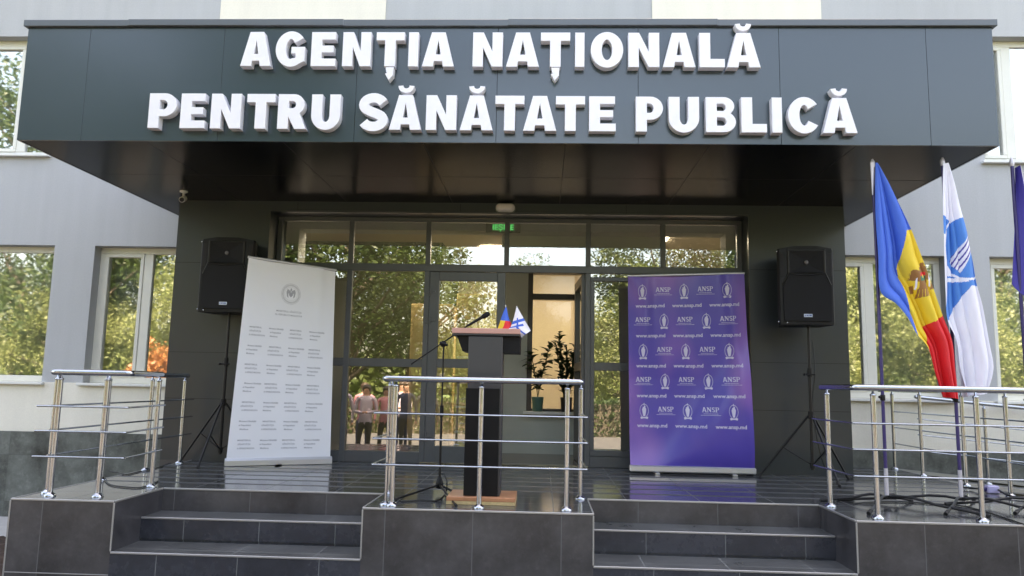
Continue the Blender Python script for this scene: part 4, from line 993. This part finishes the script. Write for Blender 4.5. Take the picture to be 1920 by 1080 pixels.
# ================================================================== FLAGS ON POLES
def flag_stand(x, y, top, label, lower=1.0, legs=((-.42, -.55), (.42, -.55), (.35, .35), (-.55, .2))):
    t = thing('flag_stand', (x, y, 0), label, 'flag', 'flags on floor stands')
    mb = MB(); mb.tube([(x, y, .27), (x, y, top)], .0145, 12); mb.build('pole', M['pole_blue'], t)
    mb = MB(); mb.tube([(x, y, .05), (x, y, .30)], .017, 12); mb.build('socket', M['pole_white'], t)
    mb = MB(); mb.lathe((x, y, top), [(.016, -.02), (.02, 0), (.02, .03), (.006, .06)], 12); mb.build('finial', M['pole_white'], t)
    mb = MB(); mb.tube([(x, y, .045), (x, y, .075)], .03, 12)
    mb.lathe((x, y, .88), [(.02, 0), (.022, .01), (.022, .04), (.02, .05)], 10); mb.ico((x-.03, y-.01, .91), .014, 0, 1); mb.build('collar', M['black'], t)
    for (dx, dy) in legs:
        mb = MB(); pts = [(x+dx*s, y+dy*s, .055+.035*math.sin(min(s*2, 1)*PI)*(1-s)+(.0 if s < 1 else 0)-.045*s*s) for s in [i/8 for i in range(9)]]
        mb.tube(pts, .0115, 8); mb.tube([pts[-2], pts[-1]], .016, 8, 1); mb.build('leg', [M['blackmetal'], M['rubber']], t)
    return t
YFL = 6.78
X1 = 2.98; f1 = flag_stand(X1, YFL, 3.0, 'draped blue yellow and red flag with an eagle, nearest the purple banner', legs=((-.42, -.62), (.52, -.60), (.28, .15), (-.55, .05)))
Lf = px2([(1637, 308), (1636, 360), (1636, 420), (1638, 480), (1640, 547), (1668, 572), (1690, 598), (1706, 628), (1728, 655), (1741, 700), (1757, 744)], YFL)
Rf = px2([(1641, 308), (1660, 345), (1678, 385), (1697, 430), (1711, 468), (1727, 510), (1742, 552), (1757, 592), (1776, 640), (1783, 690), (1790, 748)], YFL)
# cloth is two hanging folds: front fold carries the stripe order blue / yellow / red downwards
def col1(u, v, x, z):
    p = (x, z)
    # position along the fly, seen in the hanging folds
    s = v*1.0+(-.14+.30*u if v < .75 else 0)
    c = 0
    zb = at(1697, 432, y=YFL).z; zr = at(1750, 600, y=YFL).z
    z5, z6 = at(1680, 505, y=YFL).z, at(1700, 600, y=YFL).z; xa, xb_, xc = at(1690, 440, y=YFL).x, at(1679, 505, y=YFL).x, at(1701, 600, y=YFL).x
    xl = xa+(xb_-xa)*(zb-z)/(zb-z5) if z > z5 else xb_+(xc-xb_)*(z5-z)/(z5-z6)
    q7 = at(1728, 612, y=YFL); q8 = at(1765, 590, y=YFL); x7, z7, x8, z8 = q7.x, q7.z, q8.x, q8.z
    c = 0 if (z > zb-.02+(x-xa)*.25 or x < xl) else (2 if (z < z7+(z8-z7)*(x-x7)/(x8-x7) and x > x7-.004) else 1)
    if c == 1:
        ax_, az = at(1722, 510, y=YFL).x, at(1722, 528, y=YFL).z
        dx, dz = x-ax_, z-az
        # wings and body of the eagle with a small shield on its breast
        sd_ = 1 if dx > 0 else -1; ax2 = abs(dx+.015); wz = dz-.05-(dx+.015)*.25
        # spread wings with feathered tips, head, tail, shield, sceptre
        if .015 < ax2 < .105 and -.075+.5*ax2 < wz < .02+.55*ax2-(ax2/.105)**6*.03 and (ax2 < .09 or math.sin(ax2*420) > -.6): c = 3
        if ax2 < .035 and -.13 < wz < .07: c = 3
        if (ax2/.016)**2+((wz-.085)/.022)**2 < 1: c = 3
        if ax2 < .045 and -.20 < wz < -.12 and math.sin(dx*300) > -.9: c = 3
        if ax2 < .026 and -.055 < wz < .02: c = 2 if wz > -.012 else 4
        if ax2 < .008 and -.03 < wz < .0: c = 1
        if abs(ax2-.075-.2*(wz+.12)) < .012 and -.15 < wz < -.08: c = 3
        if abs(ax2-.055) < .006 and -.12 < wz < -.02: c = 5
    return c
def ridge(x): return 1-2*abs(math.sin(x))**.7
def y1f(u, v): return YFL-.05+min(1, v*3)*(.055*ridge(u*4.2+v*1.5+.4)+.022*ridge(u*9+v*2.6)+.006*noise.noise(Vector((u*6, v*9, 0))))
grid_cloth(Lf, Rf, 300, 120, y1f, col1, 'cloth', [M['f_blue'], M['f_yellow'], M['f_red'], M['f_brown'], M['f_green'], M['f_white']], f1)
mb = MB(); a = at(1637, 306, y=YFL); mb.tube([(X1-.012, YFL-.02, 3.02), (X1-.02, YFL-.02, 2.72)], [.018, .004], 8); mb.build('sleeve', M['f_white'], f1)

X2 = 3.605; f2 = flag_stand(X2, YFL, 3.02, 'white flag with a sky blue cross and round emblem between the other two flags', legs=((-.42, -.55), (.62, -.52), (-1.0, .12), (.30, .35)))
Lf = px2([(1763, 310), (1760, 350), (1758, 400), (1757, 450), (1758, 500), (1760, 550), (1764, 600), (1782, 640), (1790, 690), (1806, 742)], YFL)
Rf = px2([(1773, 308), (1783, 350), (1793, 400), (1803, 440), (1812, 480), (1820, 530), (1833, 580), (1844, 640), (1853, 690), (1842, 738)], YFL)
def tow(px_, py_): q = at(px_, py_, y=YFL); return q.x, q.z
def col2(u, v, x, z):
    cxx, czz = tow(1801, 468); rx = tow(1844, 468)[0]-cxx; rz_ = tow(1801, 408)[1]-czz
    dx, dz = (x-cxx)/rx, (z-czz)/rz_; r = math.hypot(dx, dz)
    if r < 1.0:
        if r > .93: return 0
        # pale bird/serpent figure crossing the disc
        a = dx*.62+dz*.78; b = -dx*.78+dz*.62
        if abs(b) < .20-.10*a and -.75 < a < .72: return 0 if (int((b+1)*22) % 3) else 2
        return 1
    # ribbon under the disc
    x1_, z1_ = tow(1785, 527)
    if abs((z-z1_)) < .018 and x < tow(1803, 527)[0]: return 0
    if tow(0, 425)[1]-.0 < z < tow(1775, 408)[1]-.6*(x-tow(1758, 408)[0]) and z > tow(1758, 443)[1]-.5*(x-tow(1758, 440)[0]): return 1
    if z < tow(1780, 520)[1] and z > tow(1762, 602)[1]:
        # lower arm spreading to both sides
        lim = tow(1758+ (1820-1758)*.15, 0)[0]
        zz = (tow(1780, 520)[1]-z)/(tow(1780, 520)[1]-tow(1762, 602)[1])
        if x < tow(1820-52*zz, 560)[0] and x > tow(1772-10*zz, 560)[0]-(.03*zz): return 1
        if zz < .22: return 1 if x > tow(1790, 540)[0] else 0
    return 0
def y2f(u, v): return YFL-.05+min(1, v*3)*(.05*ridge(u*3.4+v*1.3+1.2)+.02*ridge(u*8+v*2.2+.5)+.006*noise.noise(Vector((u*6, v*9, 4))))
grid_cloth(Lf, Rf, 320, 120, y2f, col2, 'cloth', [M['f_white'], M['f_cyan'], M['f_blue2']], f2)
grid_cloth(px2([(1787, 610), (1792, 660), (1800, 720), (1803, 744)], YFL+.05), px2([(1830, 640), (1845, 680), (1835, 720), (1818, 744)], YFL+.05), 30, 20, lambda u, v: YFL+.04+.02*math.sin(u*8), lambda u, v, x, z: 0, 'cloth', [M['f_white']], f2)

X3 = 4.09; X3 = at(1917, 600, y=YFL).x; f3 = flag_stand(X3, YFL, 3.02, 'dark violet blue flag on a pole at the right edge', legs=((-.42, -.42), (.42, -.45), (-.75, .0), (.30, .3)))
Lf = px2([(1902, 315), (1901, 380), (1900, 440), (1898, 500), (1897, 532)], YFL); Rf = px2([(1908, 312), (1930, 380), (1950, 460), (1965, 560), (1970, 620)], YFL)
grid_cloth(Lf, Rf, 40, 24, lambda u, v: YFL-.03+.035*math.sin(u*8+v), lambda u, v, x, z: 1 if u > .55 and v < .35 else 0, 'cloth', [M['f_blue2'], M['f_white']], f3)

# ================================================================== CABLES AND ADAPTER
def cable(pts, label, r=.006):
    P3 = [Vector(p) for p in pts]; out = []
    for i in range(len(P3)-1):
        p0, a, b, p3 = P3[max(i-1, 0)], P3[i], P3[i+1], P3[min(i+2, len(P3)-1)]
        for k in range(6):
            f = k/6; out.append(.5*(2*a+(b-p0)*f+(2*p0-5*a+4*b-p3)*f*f+(3*a-p0-3*b+p3)*f**3))
    out.append(P3[-1]); mb = MB(); mb.tube(out, r, 6)
    o = mb.build('cable', M['cable'], None, org=tuple(P3[0])); return tag(o, label, 'cable')
def fl(*ps): return [at(a, b, z=.007) for a, b in ps]
cable(fl((320, 868), (285, 880), (262, 884), (235, 890), (222, 886), (205, 884)), 'thin black cable lying along the left railing foot')
cable(fl((196, 900), (208, 909), (235, 913), (262, 914), (285, 908), (296, 902)), 'thin black cable curling between the two left railing posts')
cable([tuple(at(752, 940, z=.007)), tuple(at(790, 938, z=.007)), tuple(at(820, 938, z=.007)), tuple(at(835, 925, z=.01)), tuple(at(838, 905, y=6.6)), tuple(at(832, 888, y=6.68))], 'black microphone cable looping round the boom stand foot')
cable(fl((1600, 944), (1640, 941), (1690, 941), (1740, 944), (1800, 948), (1850, 960), (1925, 985)), 'long black cable crossing the floor under the flags')
cable([tuple(at(1524, 640, y=8.5)), tuple(at(1528, 700, y=8.48)), tuple(at(1524, 760, y=8.5)), tuple(at(1538, 850, y=8.52)), tuple(at(1560, 893, z=.007)), tuple(at(1600, 897, z=.007))], 'black cable hanging behind the right loudspeaker stand')
q = at(1860, 925, z=0)
t = thing('power_adapter', (q.x, q.y, 0), 'pale lilac plug adapter on the black lead beside the flags', 'adapter')
mb = MB(); mb.bbox(q.x-.055, q.x+.055, q.y-.04, q.y+.04, .002, .075, .01); mb.build('body', M['plastic_lilac'], t)
mb = MB(); mb.tube([(q.x-.05, q.y, .04), (q.x-.09, q.y, .04)], .022, 10); mb.build('plug', M['pole_blue'], t)
cable([(q.x-.09, q.y, .04), tuple(at(1820, 915, z=.02)), tuple(at(1797, 912, z=.03))], 'short dark lead ending in a socket behind the middle flag', .010)
cable([(q.x+.05, q.y, .04), tuple(at(1895, 930, z=.02)), tuple(at(1925, 933, z=.02))], 'short dark lead running from the adapter to the right edge', .010)

# ================================================================== ACROSS THE YARD (seen in the glass)
def tree_meshes(seed, H, cr, leaves, lm, leaf=.16):
    rd = random.Random(seed); tr = MB(); lf = MB()
    pts = [Vector((0, 0, 0))]
    for i in range(1, 7): pts.append(Vector((rd.uniform(-.15, .15)*i*.5, rd.uniform(-.15, .15)*i*.5, H*.13*i)))
    tr.tube(pts, [H*.022*(1-.13*i) for i in range(7)], 9)
    clumps = []
    for k in range(26):
        a = rd.uniform(0, 6.28); zz = H*rd.uniform(.30, .98); rr = cr*math.sin(PI*min(1, max(.08, (zz/H-.18)/.86)))**.6*rd.uniform(.35, 1.0)
        c = Vector((math.cos(a)*rr, math.sin(a)*rr, zz)); base = pts[min(6, max(1, int(zz/H*6.0)))]
        tr.tube([base, base.lerp(c, .5)+Vector((0, 0, -.2)), c], [H*.009, H*.005, .02], 5)
        clumps.append((c, cr*rd.uniform(.28, .46)))
        for q in range(3): clumps.append((c+Vector((rd.uniform(-1, 1), rd.uniform(-1, 1), rd.uniform(-.6, .6)))*cr*.42, cr*rd.uniform(.12, .24)))
    tot = sum(c[1]**2 for c in clumps)
    for c, r in clumps:
        n = int(leaves*r*r/tot)
        for _ in range(n):
            d = Vector((rd.gauss(0, 1), rd.gauss(0, 1), rd.gauss(0, .8))).normalized()*r*rd.random()**.45
            p = c+d; L_ = leaf*rd.uniform(.6, 1.3)
            a = Vector((rd.uniform(-1, 1), rd.uniform(-1, 1), rd.uniform(-.8, .4))).normalized(); b = a.cross(Vector((rd.uniform(-1, 1), rd.uniform(-1, 1), rd.uniform(-1, 1)))).normalized()
            lf.add([p-a*L_, p+b*L_*.45, p+a*L_, p-b*L_*.45], [(0, 1, 2, 3)])
    return tr, lf
def make_tree(seed, H, cr, leaves, lm, label, leaf=.16, nm='tree', cat='tree', grp='trees across the yard'):
    t = thing(nm, (0, 0, 0), label, cat, grp); a, b = tree_meshes(seed, H, cr, leaves, lm, leaf)
    a.build('trunk', M['bark'], t, fix=False); b.build('crown', lm, t, fix=False); return t
protos = [make_tree(1, 12, 4.0, 24000, M['leaf_c'], 'x', .10),
          make_tree(2, 9, 3.2, 22000, M['leaf_a'], 'x', .09),
          make_tree(3, 6, 3.0, 24000, M['leaf_b'], 'x', .075)]
spots = [(0, -7.6, -10.5, 1.15), (0, -11.2, -13, 1.12), (0, -21.5, -13, 1.35), (1, -6.2, -17, 1.0), (2, .6, -17, .85), (2, -1.9, -13, .72), (1, 5.2, -16, 1.0), (0, 9.5, -17, .95), (1, 13.5, -15, 1.1), (2, -17.2, -15, .72), (0, -23, -19, .95), (2, -14.5, -11, 1.0), (2, 3.2, -14, .9), (1, 18.5, -18, 1.1), (0, 24, -20, 1.0), (2, 10.8, -12, 1.1), (1, -29, -20, 1.2), (2, -20.5, -12, .9), (2, 16.5, -11.5, 1.0), (1, -.5, -28, .9), (1, 30, -20, 1.2), (2, 7.0, -12.5, .8)]
seen = set(); spl = ['far left', 'left', 'middle left']
for i, (k, x, y, s) in enumerate(spots):
    o = protos[k] if k not in seen else copy_tree(protos[k]); seen.add(k)
    o.location = (x, y, FC); o.scale = (s, s, s*(.92+.05*(i % 4))*(1.28 if (x, y) == (-11.2, -13) else 1)); o.rotation_euler = (0, 0, i*1.9)
    o['label'] = ('tall dark leafy tree across the yard, reflected in the glass', 'rounded mid green tree across the yard, reflected in the glass', 'low yellow-green tree across the yard, reflected in the glass')[k]
    o['group'] = ('tall dark trees across the yard', 'rounded green trees across the yard', 'low yellow-green trees across the yard')[k]
sh = make_tree(9, 1.9, 1.3, 5000, M['leaf_o'], 'orange leaved bush standing in for a fence across the yard, reflected low in a left window', .09, 'fence_standin', 'fence_standin', None)
sh.location = (-13.3, -5.6, FC); sh.scale = (.75, .75, 1.35)  # bush put in for an orange reflection read as safety fencing
# far belt of foliage
mb = MB(); rd = random.Random(77)
for i in range(26000):
    x = rd.uniform(-60, 60); h = 4.2+1.6*noise.noise(Vector((x*.12, 0, 3)))+1.0*noise.noise(Vector((x*.5, 1, 3)))
    p = Vector((x, -34+rd.uniform(-1.5, 1.5), GZ+h*rd.random()**.7)); L_ = rd.uniform(.2, .42)
    a = Vector((rd.uniform(-1, 1), rd.uniform(-.6, .6), rd.uniform(-.8, .4))).normalized(); b = a.cross(Vector((rd.uniform(-1, 1), rd.uniform(-1, 1), rd.uniform(-1, 1)))).normalized()
    mb.add([p-a*L_, p+b*L_*.6, p+a*L_, p-b*L_*.6], [(0, 1, 2, 3)])
tag(mb.build('far_foliage', M['leaf_a'], None, fix=False), 'belt of foliage at the far side of the yard', 'foliage', None, 'stuff')

# guests standing in the yard, seen only as reflections
def person(x, y, face, top, bottom, label, H=1.66, hair=None, arms='folded', seed=0):
    t = thing('person', (x, y, FC), label, 'person', None)
    s = H/1.70
    V = []; E_ = []; Rr = []
    def v(p, r, par=None):
        V.append(Vector(p)*s); Rr.append(r*s); 
        if par is not None: E_.append((par, len(V)-1))
        return len(V)-1
    hip = v((0, 0, .92), .135); w_ = v((0, .0, 1.08), .125, hip); ch = v((0, 0, 1.28), .150, w_); nk0 = v((0, 0, 1.42), .085, ch); nk = v((0, 0, 1.48), .052, nk0); hd = v((0, -.01, 1.57), .082, nk); tp = v((0, -.005, 1.64), .070, hd)
    for sx in (-1, 1):
        h_ = v((sx*.09, 0, .86), .092, hip); k_ = v((sx*.10, -.01, .50), .058, h_); a_ = v((sx*.10, .01, .10), .038, k_); f_ = v((sx*.11, -.12, .035), .032, a_)
        sh_ = v((sx*.175, 0, 1.38), .058, nk0)
        if arms == 'folded': el = v((sx*.23, -.02, 1.12), .042, sh_); wr = v((sx*.06, -.17, 1.10), .03, el); ha = v((sx*.0, -.185, 1.11), .028, wr)
        else: el = v((sx*.235, .02, 1.11), .042, sh_); wr = v((sx*.235, -.05, .88), .028, el); ha = v((sx*.225, -.07, .79), .03, wr)
    me = bpy.data.meshes.new('body'); me.from_pydata(V, E_, []); o = bpy.data.objects.new('body', me); C.objects.link(o)
    md = o.modifiers.new('s', 'SKIN'); 
    for i, r in enumerate(Rr): me.skin_vertices[0].data[i].radius = (r, r*.82)
    me.skin_vertices[0].data[0].use_root = True
    o.modifiers.new('u', 'SUBSURF').levels = 2
    dg = bpy.context.evaluated_depsgraph_get(); m2 = bpy.data.meshes.new_from_object(o.evaluated_get(dg)); bpy.data.objects.remove(o)
    m2.materials.clear()
    for q in (M['skin'], top, bottom, M['black']): m2.materials.append(q)
    for p in m2.polygons:
        c = p.center/s; z = c.z
        i = 0 if z > 1.455 else 1 if z > .90 else 2 if z > .09 else 3
        if arms == 'folded' and i == 1 and c.y < -.165 and abs(c.x) < .05 and 1.05 < z < 1.16: i = 0
        if arms != 'folded' and abs(c.x) > .18 and z < .86: i = 0
        p.material_index = i; p.use_smooth = True
    b = bpy.data.objects.new('body', m2); C.objects.link(b); b.parent = t
    mb = MB(); mb.ico((0, .015*s, 1.615*s), .098*s, 0, 3, (.95, 1.05, 1.0)); 
    mb.v = [q if not (q.y < -.055*s and q.z < 1.63*s) else Vector((q.x, -.05*s, q.z)) for q in mb.v]
    mb.ico((0, .06*s, 1.52*s), .075*s, 0, 2, (1.1, .6, 1.1)); mb.build('hair', hair or M['hair'], t, org=(0, 0, 0)); 
    t.children[-1].location = (0, 0, 0)
    t.rotation_euler = (0, 0, face); return t
person(-3.78, 2.2, R(172), M['shirt_w'], M['skirt'], 'woman in a pale lilac blouse with folded hands, reflected in the glazing', 1.66)
person(-3.38, 2.1, R(176), M['pink'], M['skirt'], 'woman in a pink jacket, reflected beside the lilac blouse', 1.64)
person(-4.28, 2.25, R(168), M['shirt_w'], M['navy'], 'guest in a pale top and navy trousers at the end of the reflected row', 1.72, arms='down')
person(-3.0, 1.7, R(176), M['navy'], M['skirt'], 'guest in a dark navy jacket behind the pink jacket in the reflection', 1.75, arms='down')
person(2.15, 1.3, R(186), M['shirt_w'], M['skirt'], 'guest in a pale shirt reflected in the pane right of the open door', 1.70, arms='down')
person(2.65, 1.5, R(190), M['pink'], M['skirt'], 'guest in a pink top reflected right of the open door', 1.62)

person(-3.98, 1.5, R(172), M['pink'], M['navy'], 'guest in a pink cardigan between the two pale tops in the reflection', 1.70, arms='down')
person(-3.2, 1.2, R(176), M['shirt_w'], M['navy'], 'guest in a pale shirt behind the pink jacket in the reflection', 1.76)
person(-2.55, 1.5, R(176), M['skirt'], M['skirt'], 'guest dressed all in black at the right end of the reflected row', 1.72, arms='down')

# clipped hedge between the forecourt and the lawn
hd = thing('hedge', (0, -8.2, FC), 'long clipped dark hedge across the yard, reflected low in the glass', 'hedge')
mb = MB(); rd = random.Random(5)
for i in range(34000):
    x = rd.uniform(-26, 26); top = 1.25+.18*noise.noise(Vector((x*.8, 0, 0)))
    if rd.random() < .6: p = Vector((x, -7.75+rd.uniform(-.08, .10), FC+top*rd.random()))
    else: p = Vector((x, rd.uniform(-8.7, -7.7), FC+top+rd.uniform(-.1, .06)))
    L_ = rd.uniform(.03, .07); a = Vector((rd.uniform(-1, 1), rd.uniform(-1, 1), rd.uniform(-1, 1))).normalized(); b = a.cross(Vector((rd.uniform(-1, 1), rd.uniform(-1, 1), rd.uniform(-1, 1)))).normalized()
    mb.add([p-a*L_, p+b*L_*.6, p+a*L_, p-b*L_*.6], [(0, 1, 2, 3)])
mb.build('foliage', M['leaf_c'], hd, fix=False)
mb = MB(); mb.box(-26, 26, -8.65, -7.85, FC-.02, FC+1.12); mb.build('branches', M['bark'], hd)
